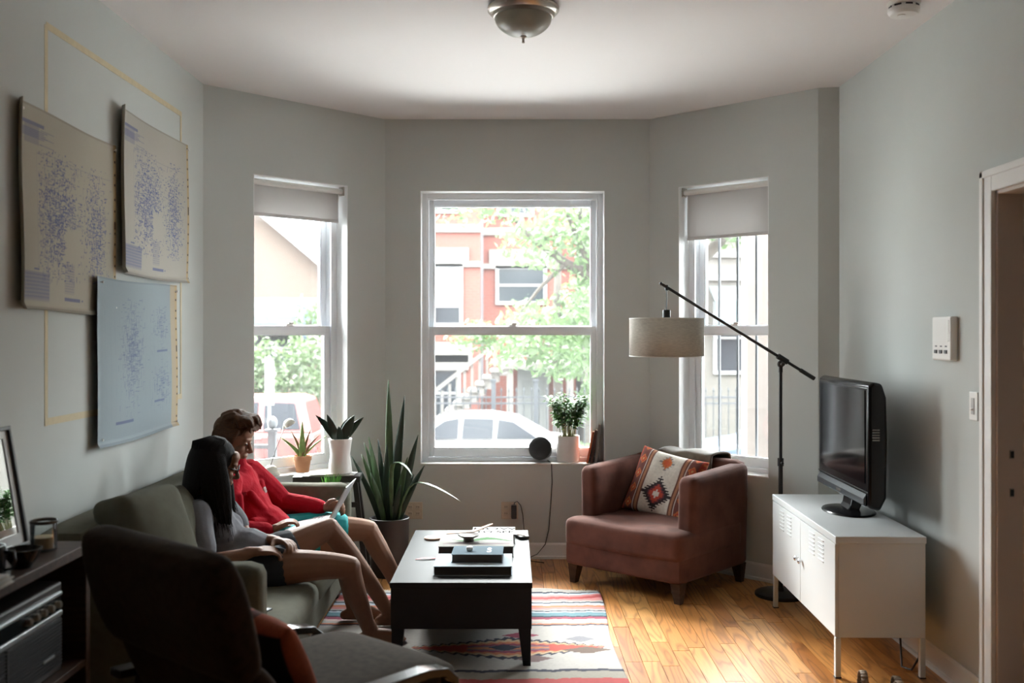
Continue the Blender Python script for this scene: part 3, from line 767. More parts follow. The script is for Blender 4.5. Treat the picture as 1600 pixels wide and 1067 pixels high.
for s in (-1, 1):
    # bentwood side: armrest on top, sweeping down in front to a floor runner
    pr = [(-.30, .515), (-.10, .508), (.15, .503), (.34, .500), (.415, .488), (.455, .455), (.458, .40), (.43, .30), (.37, .16), (.335, .07), (.30, .03), (.22, .013), (-.10, .013), (-.36, .013)]
    mb = MB(); v = []; f = []; m = len(pr)
    for i in range(m):
        t = Vector(pr[min(i+1, m-1)]) - Vector(pr[max(i-1, 0)]); t.normalize(); nn_ = Vector((-t.y, t.x))*.0125
        for x in (s*.328-.030, s*.328+.030):
            for q in (-1, 1): v.append((x, pr[i][0]+nn_.x*q, pr[i][1]+nn_.y*q))
    for i in range(m-1):
        a = i*4; b = a+4
        for p, q in ((0, 1), (1, 3), (3, 2), (2, 0)): f.append((a+p, a+q, b+q, b+p))
    f += [(0, 2, 3, 1), ((m-1)*4, (m-1)*4+1, (m-1)*4+3, (m-1)*4+2)]
    mb.add(v, f); mb.build('armrest', GLOSSW, lc, smooth=40, bevel=.003)
    mb = MB(); mb.tube([(s*.328, -.30, .02), (s*.320, -.22, .50)], .016, 10); mb.build('leg', DARKW, lc, smooth=50)
mb = MB(); mb.box(-.32, .30, .335, .32, .34, .36); mb.box(-.32, -.27, .33, .32, -.235, .355); mb.build('cross_rail', DARKW, lc)
def edgek(U, V):
    c = np.zeros(U.shape+(3,)) + np.array((.018, .014, .014)); e = np.maximum(np.abs(U*2-1), np.abs(V*2-1))
    c[e > .90] = (.34, .075, .03); c[(e > .84) & (e < .87)] = (.20, .10, .05); c[(np.abs(U-.5) < .06)] = (.10, .03, .02); return c
dp = pillow('dark_pillow', .36, .36, .11, KILIMP, None, edgek, n=50)
dp.matrix_world = Matrix.Translation((-.74, 2.98, 0)) @ Matrix.Rotation(R(-41), 4, 'Z') @ Matrix.Translation((-.02, .03, .545)) @ Matrix.Rotation(R(28), 4, 'X') @ Matrix.Rotation(R(6), 4, 'Y')
tag(dp, 'black pillow with rust red border leaning in the lounge chair', 'pillow')
# ---- dark record cabinet at the left with radio
rc = empty('media_cabinet', (-1.60, 2.72, 0), 0, 'dark wooden open media cabinet with a radio on its shelf', 'cabinet')
def C(n, x0, y0, z0, x1, y1, z1): mb = MB(); mb.box(x0, y0, z0, x1, y1, z1); return mb.build(n, DARKW, rc, bevel=.003)
C('top', -.185, -.64, .795, .185, .64, .828); C('side_panel', -.18, .60, .0, .18, .632, .795); C('side_panel', -.18, -.632, 0, .18, -.60, .795)
C('back_panel', -.18, -.60, .06, -.168, .60, .795); C('shelf', -.168, -.60, .42, .178, .60, .444); C('shelf', -.168, -.60, .06, .178, .60, .084)
rd = empty('radio', (-1.575, 2.86, .444), 0, 'vintage radio with silver dial strip on the cabinet shelf', 'radio')
mb = MB(); mb.box(-.10, -.36, 0, .12, .36, .285); mb.build('body', mat('radio_walnut', (.022, .014, .011), .45, var=.3, vs=6, stretch=(8, 1, 8)), rd, bevel=.008)
SILV = mat('satin_silver', (.62, .66, .68), .3, .9)
mb = MB(); mb.box(.119, -.345, .18, .128, .345, .196); mb.build('silver_strip', SILV, rd, bevel=.002)
mb = MB(); mb.box(.119, -.345, .245, .128, .345, .256); mb.build('silver_strip', SILV, rd, bevel=.002)
mb = MB(); mb.box(.119, -.345, .198, .1235, .345, .243); mb.build('dial', mat('dial_black', (.01, .014, .016), .15), rd)
mb = MB(); mb.box(.123, -.12, .20, .127, -.09, .242); mb.build('tuning_pointer', SILV, rd)
for k in range(5):
    mb = MB(); mb.M = xf((.1235, .12+k*.048, .22), 0, R(90), 0); mb.lathe([(.012, 0), (.012, .012), (.009, .016), (0, .016)], 14); mb.build('knob', NICKEL, rd, smooth=40)
GRL = mat('radio_grille', (.02, .022, .024), .5)
for k in range(14):
    mb = MB(); z = .022+k*.0108; mb.box(.119, -.345, z, .1265, .345, z+.006); mb.build('grille_slat', GRL, rd)
mb = MB(); mb.box(.119, -.006, .02, .1285, .006, .172); mb.build('divider', GRL, rd)
mb = MB(); mb.box(.126, .22, .06, .1285, .29, .068); mb.build('name_plate', SILV, rd)
# ================================================================ people
def frame(f, up=(0, 0, 1)):
    f = Vector(f).normalized(); l = Vector(up).cross(f).normalized(); u = f.cross(l)
    return Matrix((f, l, u)).transposed()       # columns: forward, left, up
def head(mb, c, Rm, fem=False):
    c = Vector(c)
    def P(x, y, z): return c + Rm @ Vector((x, y, z))
    def E(p, r, n=14, m=10): mb.ell(P(*p), r, Rm, n, m)
    k = .94 if fem else 1
    E((-.014, 0, .030), (.096*k, .076*k, .088*k), 18, 14); E((.022, 0, -.040), (.064, .057*k, .078), 16, 12)
    E((.060, 0, -.098), (.022, .024, .018)); E((.045, .030, -.078), (.026, .020, .022)); E((.045, -.030, -.078), (.026, .020, .022))
    mb.chain([P(.082, 0, .018), P(.096, 0, -.008), P(.108, 0, -.030)], [.008, .0095, .012], 10, 3)
    E((.098, 0, -.038), (.012, .016, .008)); E((.074, 0, .026), (.019, .046, .011)); E((.068, 0, .055), (.024, .052, .03))
    for s in (-1, 1):
        E((.062, s*.036, -.028), (.024, .022, .022)); E((-.010, s*.075*k, -.012), (.018, .008, .030)); E((.078, s*.030, .004), (.011, .014, .010))
    E((.083, 0, -.060), (.012, .026, .006)); E((.081, 0, -.071), (.012, .022, .007))
def eyes(c, Rm, parent):
    for s in (-1, 1):
        mb = MB(); mb.ell(Vector(c) + Rm @ Vector((.0805, s*.030, .003)), (.0095, .0115, .0065), Rm, 12, 8); mb.build('eye', EYE, parent, smooth=180)
def hand(mb, w, f, back, curl, spread=.15, thumb=1, thumb_curl=.5, sc=1.0):
    """w wrist, f finger direction, back = normal of the hand's back; thumb = +1/-1 side along f x back"""
    w = Vector(w); f = Vector(f).normalized(); b = Vector(back); b = (b - f*b.dot(f)).normalized(); s = f.cross(b)*thumb
    Rm = Matrix((f, s, b)).transposed()
    def P(x, y, z): return w + Rm @ (Vector((x, y, z))*sc)
    mb.chain([w - f*.03*sc, P(.02, 0, 0)], [.024*sc, .023*sc], 10, 2)
    for y in (-.026, -.009, .009, .026): mb.chain([P(.012, y*.6, 0), P(.05, y*.92, .003), P(.084, y, .002)], [.013*sc, .0135*sc, .0105*sc], 8, 2)
    mb.ell(P(.05, 0, -.004), (.040*sc, .034*sc, .012*sc), Rm)
    for i, (y, L) in enumerate(((.028, .072), (.0095, .080), (-.0095, .074), (-.028, .058))):
        cu = curl[i] if isinstance(curl, (list, tuple)) else curl
        p = Vector((.084, y, .002)); a = cu*.55; yy = spread*y; pts = [P(*p)]
        for seg in (.46, .30, .26):
            p = p + Vector((math.cos(a), yy*3, -math.sin(a)))*L*seg; pts.append(P(*p)); a += cu*.8
        mb.chain(pts, [.0095*sc, .0085*sc, .0078*sc, .0066*sc], 8, 3)
    t0 = Vector((.022, .024, -.006)); d = Vector((.62, .72, -.30 - .3*thumb_curl)).normalized(); pts = [P(*t0)]; p = t0
    for seg in (.036, .030, .026):
        p = p + d*seg; pts.append(P(*p)); d = (d + Vector((.25, -.55*thumb_curl, -.25*thumb_curl))).normalized()
    mb.chain(pts, [.013*sc, .0115*sc, .010*sc, .008*sc], 8, 3)
def foot(mb, an, f, up=(0, 0, 1)):
    an = Vector(an); f = Vector(f).normalized(); u = Vector(up); u = (u-f*u.dot(f)).normalized(); s = f.cross(u)
    g = an - u*.062
    def P(x, y, z): return g + f*x + s*y + u*z
    mb.chain([P(-.045, 0, .018), P(.02, 0, .035), P(.08, 0, .036), P(.145, 0, .018)], [.026, .034, .030, .019], 10, 3)
    mb.chain([P(-.03, 0, .01), P(.06, .012, .012), P(.14, .01, .008)], [.018, .022, .016], 8, 3)
    for k in range(5): mb.chain([P(.14, -.030+.014*k, .012), P(.178-.006*abs(k-1.2)*1.4, -.034+.016*k, .007)], [.011, .0085 if k else .011], 8, 2)
    mb.chain([an+u*.02, an-u*.02+f*.012], [.036, .037], 10, 2)
EYE = mat('eye', (.05, .035, .03), .15)
SHIRT = mat('grey_tshirt', (.15, .15, .165), .95, var=.08, vs=25, bump=.35, bs=40, dist=.006)
RED = mat('red_fleece', (.40, .008, .020), .95, var=.14, vs=10, bump=.6, bs=9, dist=.03, sheen=.03, spec=.15)
TEAL = mat('teal_shorts', (.005, .32, .33), .8, var=.1, vs=12, bump=.4, bs=30, dist=.006)
NAVY = mat('dark_shorts', (.018, .022, .03), .9, bump=.3, bs=30, dist=.006)
HAIRB = mat('black_hair', (.009, .006, .005), .6, spec=.10, var=.4, vs=60, bump=.8, bs=90, stretch=(6, 6, .5), dist=.004)
HAIRM = mat('brown_hair', (.085, .034, .013), .55, spec=.25, var=.4, vs=50, bump=.8, bs=80, stretch=(1, 6, 6), dist=.004)

# ---- person in the grey T-shirt
pw = empty('person', (-1.20, 4.72, 0), 0, 'person in a grey T-shirt with long black hair and glasses, bare feet', 'person')
def off(mb, root): mb.M = Matrix.Translation(-Vector(root.location)); return mb
WH = Vector((-1.395, 4.71, .905)); WR = frame((.92, .22, -.28))
mb = off(MB(), pw); head(mb, WH, WR, True)
mb.chain([(-1.445, 4.715, .70), (-1.435, 4.712, .79), WH + Vector((-.02, 0, -.04))], [.058, .048, .05], 12, 3)
mb.chain([(-1.21, 4.72, .445), (-1.34, 4.72, .48), (-1.42, 4.715, .58), (-1.445, 4.715, .685)], [.115, .105, .112, .09], 16, 4)
mb.ell((-1.22, 4.72, .445), (.13, .175, .10)); mb.ell((-1.43, 4.715, .665), (.085, .16, .075))
for s in (-1, 1): mb.ell((-1.365, 4.715+s*.07, .60), (.06, .06, .06))
mb.chain([(-1.445, 4.555, .705), (-1.41, 4.50, .61), (-1.365, 4.455, .505)], [.050, .043, .038], 12, 4)
mb.chain([(-1.365, 4.455, .505), (-1.27, 4.485, .515), (-1.185, 4.53, .532)], [.038, .036, .024], 12, 4)
mb.chain([(-1.44, 4.875, .71), (-1.36, 4.885, .61), (-1.295, 4.86, .525)], [.050, .043, .038], 12, 4)
mb.chain([(-1.295, 4.86, .525), (-1.20, 4.78, .535), (-1.125, 4.70, .552)], [.038, .034, .024], 12, 4)
hand(mb, (-1.178, 4.532, .534), (.85, .42, -.05), (.05, -.25, 1), [.75, .7, .7, .75], thumb=-1, thumb_curl=.5)
hand(mb, (-1.118, 4.690, .552), (.75, -.50, .02), (.1, .15, 1), [.9, .85, .85, .9], thumb=1, thumb_curl=.6)
# legs
mb.chain([(-1.20, 4.625, .425), (-1.05, 4.635, .44), (-.89, 4.665, .440), (-.765, 4.685, .428)], [.092, .084, .067, .054], 14, 4)
mb.chain([(-.765, 4.685, .428), (-.755, 4.73, .33), (-.725, 4.80, .20), (-.70, 4.862, .085)], [.053, .054, .044, .034], 14, 4)
foot(mb, (-.698, 4.868, .079), (.97, .16, -.02))
mb.chain([(-1.19, 4.81, .44), (-1.09, 4.87, .48), (-.99, 4.93, .525), (-.915, 4.975, .555)], [.092, .082, .067, .053], 14, 4)
mb.chain([(-.915, 4.975, .555), (-.835, 5.03, .43), (-.73, 5.11, .25), (-.655, 5.17, .10)], [.052, .053, .043, .034], 14, 4)
foot(mb, (-.645, 5.178, .079), (.95, .25, -.02))
body = fuse('body', mb, .0048, 5, SKIN, pw)
off_eye = empty('tmp_eye')
bpy.data.objects.remove(off_eye)
# T-shirt
mb = off(MB(), pw)
mb.chain([(-1.25, 4.72, .47), (-1.34, 4.72, .495), (-1.418, 4.715, .585), (-1.44, 4.715, .685)], [.135, .128, .13, .102], 18, 4)
mb.ell((-1.432, 4.715, .665), (.100, .182, .085), None, 16, 10); mb.ell((-1.27, 4.72, .475), (.12, .165, .095), None, 16, 10)
for s in (-1, 1): mb.ell((-1.358, 4.715+s*.07, .60), (.068, .068, .07))
mb.chain([(-1.442, 4.56, .703), (-1.41, 4.50, .615), (-1.388, 4.475, .555)], [.066, .063, .060], 14, 4)
mb.chain([(-1.44, 4.86, .71), (-1.375, 4.888, .625), (-1.35, 4.885, .59)], [.066, .062, .060], 14, 4)
fuse('t_shirt', mb, .006, 5, SHIRT, pw)
mb = off(MB(), pw)
mb.ell((-1.21, 4.72, .44), (.145, .195, .108), None, 16, 10)
mb.chain([(-1.20, 4.625, .425), (-1.10, 4.632, .435)], [.103, .099], 16, 3); mb.chain([(-1.19, 4.81, .44), (-1.11, 4.858, .472)], [.103, .097], 16, 3)
fuse('shorts', mb, .006, 4, NAVY, pw)
# long straight hair
mb = off(MB(), pw); Hc = WH + Vector((-.02, 0, .038))
mb.ell(WH + WR @ Vector((-.026, 0, .038)), (.100, .086, .093), WR, 18, 14)
for k in range(46):
    a = R(-118 + 236*k/45 + random.uniform(-3, 3))
    bdir = WR @ Vector((-math.cos(a)*.098, math.sin(a)*.088, 0)); bdir.z *= .3
    top = WH + WR @ Vector((-.02-.03*math.cos(a), .03*math.sin(a), .118)); mid = WH + Vector((-.022, 0, .03)) + bdir
    front = abs(a) > R(62)
    ln = random.uniform(.24, .30) if not front else random.uniform(.26, .33)
    drop1 = mid + Vector((bdir.x*.12 + (.018 if front else -.012), bdir.y*.15, -.12)); 
    end = mid + Vector((.045 if front else (-.075 + .04*abs(math.sin(a))), bdir.y*.25 + (.03*math.copysign(1, bdir.y) if not front else 0), -ln))
    if end.x < -1.53: end.x = -1.53
    q = drop1.lerp(end, .55) + Vector((0, .0, 0))
    # keep the hair outside the shoulders
    if not front and q.x > -1.50: q.x -= .035
    mb.chain([top, mid + Vector((-bdir.x*.32, -bdir.y*.32, .056)), mid, drop1, q, end], [.014, .018, .021, .021, .017, .007], 8, 3)
hair = fuse('hair', mb, .0055, 3, HAIRB, pw)
mb = off(MB(), pw)
for k in range(260):
    a = R(-122 + 244*random.random()); rr = random.uniform(1.0, 1.14)
    bdir = WR @ Vector((-math.cos(a)*.104*rr, math.sin(a)*.095*rr, 0)); mid = WH + Vector((-.022, 0, .03)) + bdir; front = abs(a) > R(62)
    end = mid + Vector((.05 if front else -.05, bdir.y*.25, -random.uniform(.24, .38))); end.x = max(end.x, -1.535)
    mb.tube([WH + WR @ Vector((-.02-.05*math.cos(a), .05*math.sin(a), .122)), mid + Vector((-bdir.x*.22, -bdir.y*.22, .052)), mid + Vector((bdir.x*.1+.006, bdir.y*.14, -.12)), end], [.002, .003, .003, .001], 5)
mb.build('hair_strands', HAIRB, hair, smooth=180)['kind'] = 'stuff'
def W_(x, y, z): return WH + WR @ Vector((x, y, z))
mb = off(MB(), pw)
for s in (-1, 1):
    mb.tube([W_(.100, s*.032 + .024*math.cos(t), .003+.019*math.sin(t)) for t in [2*PI*k/20 for k in range(21)]], .0022, 6, caps=False)
    mb.tube([W_(.100, s*.056, .008), W_(.06, s*.076, .010), W_(-.015, s*.080, .004)], .002, 6)
mb.tube([W_(.101, -.009, .006), W_(.104, 0, .009), W_(.101, .009, .006)], .002, 6); mb.build('glasses', BLACK, pw, smooth=180)
for s in (-1, 1):
    mb = off(MB(), pw); mb.ell(W_(.0765, s*.030, .003), (.0095, .0115, .0065), WR, 12, 8); mb.build('eye', EYE, pw, smooth=180)

# ---- person in the red sweatshirt
pm = empty('person', (-1.28, 5.28, 0), 0, 'person in a red sweatshirt and teal shorts typing on a laptop', 'person')
MH = Vector((-1.462, 5.23, .968)); MR = frame((.93, -.12, -.26))
mb = off(MB(), pm); head(mb, MH, MR)
mb.chain([(-1.475, 5.25, .77), (-1.475, 5.242, .85), MH + Vector((-.02, 0, -.045))], [.065, .056, .056], 12, 3)
mb.chain([(-1.28, 5.28, .45), (-1.38, 5.27, .51), (-1.45, 5.26, .63), (-1.47, 5.255, .75)], [.12, .115, .122, .10], 16, 4)
mb.ell((-1.29, 5.28, .45), (.13, .17, .10)); mb.ell((-1.455, 5.255, .735), (.09, .18, .08))
mb.chain([(-1.455, 5.09, .765), (-1.45, 5.035, .65), (-1.44, 5.025, .535)], [.054, .046, .040], 12, 4)
mb.chain([(-1.44, 5.025, .535), (-1.33, 5.045, .515), (-1.235, 5.085, .520)], [.040, .038, .026], 12, 4)
mb.chain([(-1.43, 5.435, .77), (-1.34, 5.485, .67), (-1.265, 5.505, .585)], [.054, .046, .040], 12, 4)
mb.chain([(-1.265, 5.505, .585), (-1.15, 5.485, .575), (-1.03, 5.44, .575)], [.040, .037, .026], 12, 4)
hand(mb, (-1.225, 5.088, .524), (.80, .28, .38), (-.35, -.2, .9), [.75, .8, .85, .8], thumb=-1, thumb_curl=.4)
hand(mb, (-1.022, 5.436, .577), (.97, -.16, .10), (0, .9, .4), [1.0, 1.05, 1.1, 1.1], thumb=1, thumb_curl=.3)
mb.chain([(-1.28, 5.20, .43), (-1.14, 5.205, .425), (-1.0, 5.21, .41), (-.885, 5.215, .40)], [.095, .088, .07, .058], 14, 4)
mb.chain([(-.885, 5.215, .40), (-.875, 5.235, .31), (-.86, 5.26, .19), (-.845, 5.28, .085)], [.056, .056, .045, .036], 14, 4)
foot(mb, (-.842, 5.282, .079), (.97, .10, 0))
mb.chain([(-1.28, 5.37, .44), (-1.11, 5.42, .45), (-.93, 5.47, .452), (-.795, 5.50, .440)], [.095, .088, .072, .058], 14, 4)
mb.chain([(-.795, 5.50, .440), (-.745, 5.515, .34), (-.675, 5.53, .21), (-.62, 5.54, .085)], [.056, .057, .046, .036], 14, 4)
foot(mb, (-.615, 5.54, .079), (.98, .05, 0))
fuse('body', mb, .0048, 5, SKIN2, pm)
mb = off(MB(), pm)
mb.chain([(-1.31, 5.28, .47), (-1.385, 5.27, .52), (-1.445, 5.26, .63), (-1.465, 5.255, .75)], [.150, .150, .150, .115], 18, 4)
mb.ell((-1.455, 5.257, .735), (.108, .205, .092), None, 16, 10); mb.ell((-1.33, 5.28, .475), (.13, .175, .09), None, 16, 10)
mb.chain([(-1.455, 5.10, .765), (-1.445, 5.04, .65), (-1.435, 5.03, .54)], [.074, .068, .060], 14, 4)
mb.chain([(-1.435, 5.03, .54), (-1.33, 5.045, .520), (-1.265, 5.072, .520)], [.060, .058, .048], 14, 4)
mb.chain([(-1.43, 5.42, .77), (-1.34, 5.485, .67), (-1.27, 5.505, .59)], [.076, .070, .062], 14, 4)
mb.chain([(-1.27, 5.505, .59), (-1.15, 5.485, .578), (-1.06, 5.45, .575)], [.062, .058, .046], 14, 4)
for (p, q, r) in (((-1.278, 5.068, .520), (-1.255, 5.076, .520), .043), ((-1.075, 5.455, .575), (-1.05, 5.446, .575), .041)): mb.chain([p, q], [r, r], 12, 2)
mb.chain([(-1.478, 5.248, .80), (-1.472, 5.243, .845)], [.085, .075], 16, 3)
for (a, b, c_) in (((-1.345, 5.13, .70), (-1.30, 5.22, .60), (-1.245, 5.34, .53)), ((-1.36, 5.38, .72), (-1.305, 5.30, .62), (-1.23, 5.22, .54)), ((-1.33, 5.12, .56), (-1.245, 5.24, .535), (-1.20, 5.36, .52)), ((-1.385, 5.05, .70), (-1.375, 5.02, .62), (-1.38, 5.0, .55))): mb.chain([a, b, c_], [.022, .026, .016], 8, 4)
sw = fuse('sweatshirt', mb, .006, 3, RED, pm)
Rt = Matrix.Rotation(R(90), 3, 'Z') @ Matrix.Rotation(R(58), 3, 'X')
for body_, y0, z0 in (('UTP', 5.30, .712),):
    t_ = text('chest_lettering', body_, .042, WHITEP, sw, (0, 0, 0), (0, 0, 0), ext=.004)
    t_.matrix_local = Matrix.Translation(Vector((-1.318, 5.315, .690)) - Vector(pm.location)) @ (Matrix.Rotation(R(8), 3, 'Z') @ Matrix.Rotation(R(90), 3, 'Z') @ Matrix.Rotation(R(66), 3, 'X')).to_4x4()
mb = off(MB(), pm)
mb.ell((-1.29, 5.28, .445), (.142, .192, .108), None, 16, 10)
mb.chain([(-1.28, 5.20, .43), (-1.14, 5.205, .425), (-1.06, 5.208, .418)], [.106, .102, .100], 16, 3); mb.chain([(-1.28, 5.37, .44), (-1.11, 5.42, .45), (-.965, 5.462, .452)], [.106, .102, .096], 16, 3)
fuse('shorts', mb, .006, 3, TEAL, pm)
for s in (-1, 1):
    mb = off(MB(), pm); mb.ell(MH + MR @ Vector((.0805, s*.030, .003)), (.0095, .0115, .0065), MR, 12, 8); mb.build('eye', EYE, pm, smooth=180)
# short swept hair
mb = off(MB(), pm)
def M_(x, y, z): return MH + MR @ Vector((x, y, z))
mb.ell(M_(-.024, 0, .050), (.098, .084, .084), MR, 18, 14)
mb.ell(M_(-.062, 0, -.004), (.055, .074, .070), MR, 14, 10)
for k in range(60):
    y = random.uniform(-.075, .075); x0 = random.uniform(-.06, .06); h = math.sqrt(max(0, 1-(y/.085)**2))
    p0 = M_(x0-.02, y*.8, .085+.035*h); 
    mb.chain([p0, M_(x0+.03, y*.95, .095+.050*h + random.uniform(0, .012)), M_(x0+.062, y*1.02, .062+.050*h+random.uniform(-.01, .012))], [.016, .015, .005], 7, 3)
for k in range(14):
    y = -.055+.11*k/13; mb.chain([M_(.045, y, .10), M_(.076, y*1.05, .112+random.uniform(-.008, .010)), M_(.100, y*1.12, .086+random.uniform(-.016, .012))], [.016, .014, .005], 7, 3)
for s in (-1, 1):
    for k in range(10):
        x = -.075+.012*k*1.0; mb.chain([M_(x, s*.073, .06), M_(x-.006, s*.081, .025), M_(x-.010, s*.078, -.012-.02*(x < -.02))], [.014, .012, .006], 7, 2)
fuse('hair', mb, .0045, 2, HAIRM, pm)

# ---- laptop
lp = empty('laptop', (-1.06, 5.245, .527), 0, 'silver laptop open on the lap of the person in red', 'laptop')
ALU = mat('laptop_aluminium', (.66, .67, .69), .32, .6)
mb = MB(); mb.M = xf((0, 0, 0), 0, R(-9), 0); mb.rbox((0, 0, 0), (.225, .315, .014), .005, 6); base = mb.build('base', ALU, lp, smooth=60)
KEY = mat('key_grey', (.45, .46, .48), .5)
for r_ in range(5):
    for q in range(12):
        kb = MB(); kb.M = xf((0, 0, 0), 0, R(-9), 0); kb.cbox((.085-r_*.0215, -.128+q*.0233, .0085), (.017, .019, .003)); kb.build('key', KEY, base)
kb = MB(); kb.M = xf((0, 0, 0), 0, R(-9), 0); kb.cbox((-.065, 0, .0072), (.065, .10, .001)); kb.build('trackpad', mat('trackpad', (.60, .61, .63), .3), base)
mb = MB(); mb.M = xf((.112, 0, .024), 0, R(28), 0); mb.rbox((0, 0, .108), (.007, .315, .215), .003, 6); lid = mb.build('lid', ALU, lp, smooth=60)
mb = MB(); mb.M = xf((.112, 0, .024), 0, R(28), 0); mb.box(-.0042, -.148, .014, -.0034, .148, .206); mb.build('screen', mat('laptop_screen', (.02, .022, .025), .1), lid)
# ================================================================ things on walls and ceiling
cl = empty('ceiling_light', (.05, 4.42, HC), 0, 'flush ceiling light with frosted bowl and nickel rim', 'ceiling light')
mb = MB(); mb.lathe([(.150, 0), (.159, -.010), (.159, -.022), (.148, -.034), (.140, -.037), (.134, -.050), (.128, -.052), (.120, -.050)], 48); mb.build('rim', NICKEL, cl, smooth=35)
FROST = mat('frosted_glass', (.46, .45, .38), .35, var=.18, vs=7, transl=.3)
mb = MB(); mb.lathe([(.128*math.cos(a), -.047-.088*math.sin(a)) for a in [PI/2*k/14 for k in range(15)]], 48); mb.build('bowl', FROST, cl, smooth=180)
mb = MB(); mb.lathe([(0, -.130), (.014, -.132), (.016, -.138), (.006, -.144), (.0055, -.156), (.007, -.160), (.004, -.165), (0, -.166)], 18); mb.build('finial', NICKEL, cl, smooth=40)
sd = empty('smoke_detector', (1.72, 4.37, HC), 0, 'round white smoke detector on the ceiling', 'smoke detector')
mb = MB(); mb.lathe([(0, 0), (.070, 0), (.070, -.012), (.062, -.016), (0, -.016)], 36); mb.build('mount', WHITEP, sd, smooth=35)
mb = MB(); mb.lathe([(.058, -.014), (.060, -.026), (.067, -.028), (.067, -.044), (.058, -.056), (.03, -.060), (0, -.060)], 36); mb.build('cover', WHITEP, sd, smooth=35)
for k in range(8):
    a = 2*PI*k/8; mb = MB(); mb.M = xf((.0605*math.cos(a), .0605*math.sin(a), -.021), 0, 0, a); mb.cbox((0, 0, 0), (.003, .030, .007)); mb.build('vent_slot', BLACK, sd)
mb = MB(); mb.lathe([(.017, -.059), (.017, -.063), (0, -.0635)], 20, (-.015, -.012, 0)); mb.build('test_button', WHITEP, sd, smooth=35)

ic = empty('intercom', (1.93, 4.40, 1.505), 0, 'white wall intercom with speaker slots and three buttons', 'intercom')
mb = MB(); mb.box(-.034, -.095, -.097, 0, .095, .097); mb.build('housing', WHITEP, ic, bevel=.008, seg=3)
for k in range(9):
    mb = MB(); z = .078-k*.011; mb.box(-.0368, -.078, z-.003, -.033, .078, z+.003); mb.build('speaker_slat', WHITEP, ic)
DG = mat('dark_grey', (.10, .10, .10), .5)
for y in (-.05, 0, .05):
    mb = MB(); mb.cbox((-.036, y, -.058), (.008, .024, .016)); b_ = mb.build('button', DG, ic, bevel=.002)
    mb = MB(); mb.cbox((-.0345, y, -.034), (.002, .018, .006)); mb.build('button_label', DG, ic)
ls = empty('light_switch', (1.93, 4.155, 1.224), 0, 'white dimmer light switch beside the door frame', 'switch')
mb = MB(); mb.box(-.006, -.037, -.060, 0, .037, .060); mb.build('plate', WHITEP, ls, bevel=.003)
mb = MB(); mb.box(-.009, -.012, -.034, -.005, .012, .034); mb.build('slot', mat('switch_grey', (.45, .44, .42), .5), ls)
mb = MB(); mb.box(-.018, -.008, -.018, -.008, .008, -.008); mb.build('slider', WHITEP, ls, bevel=.002)
def outlet(x, label):
    o = empty('wall_outlet', (x, 6.76, .325), 0, label, 'outlet')
    mb = MB(); mb.box(-.058, -.006, -.058, .058, 0, .058); mb.build('plate', mat('ivory_plate', (.60, .50, .39), .45), o, bevel=.003)
    for xx in (-.026, .026):
        for z in (-.022, .022):
            mb = MB(); mb.cbox((xx, -.0065, z), (.030, .004, .030)); s = mb.build('socket', mat('ivory', (.56, .47, .37), .45), o, bevel=.004)
            mb = MB(); mb.cbox((xx-.006, -.0088, z+.003), (.003, .001, .010)); mb.cbox((xx+.006, -.0088, z+.003), (.003, .001, .010)); mb.build('slot', BLACK, s)
outlet(-.015, 'ivory wall outlet holding a black power adapter'); outlet(-.665, 'bare ivory wall outlet beside the tall snake plant')
ad = empty('power_adapter', (.013, 6.751, .322), 0, 'black power adapter plugged into the wall outlet', 'adapter')
mb = MB(); mb.box(-.018, -.052, -.045, .018, 0, .045); mb.build('body', BLACK, ad, bevel=.006)
mb = MB(); mb.tube([(0, -.03, .044), (.004, -.03, .062), (.022, -.035, .072), (.045, -.03, .045), (.06, -.03, -.02), (.068, -.03, -.12), (.07, -.035, -.22), (.075, -.06, -.300), (.12, -.10, -.317), (.2, -.14, -.318)], .003, 8); mb.build('cord', BLACK, ad, smooth=180)
sc_ = MB(); sc_.tube([(.245, 6.88, .650), (.262, 6.79, .648), (.268, 6.750, .635), (.272, 6.748, .52), (.262, 6.748, .36), (.250, 6.747, .20), (.225, 6.735, .10), (.17, 6.725, .035), (.10, 6.715, .008), (.02, 6.69, .005), (-.05, 6.66, .004)], .003, 8)
tag(sc_.build('speaker_cable', BLACK, smooth=180), 'thin black cable hanging from the window sill to the floor', 'cable')

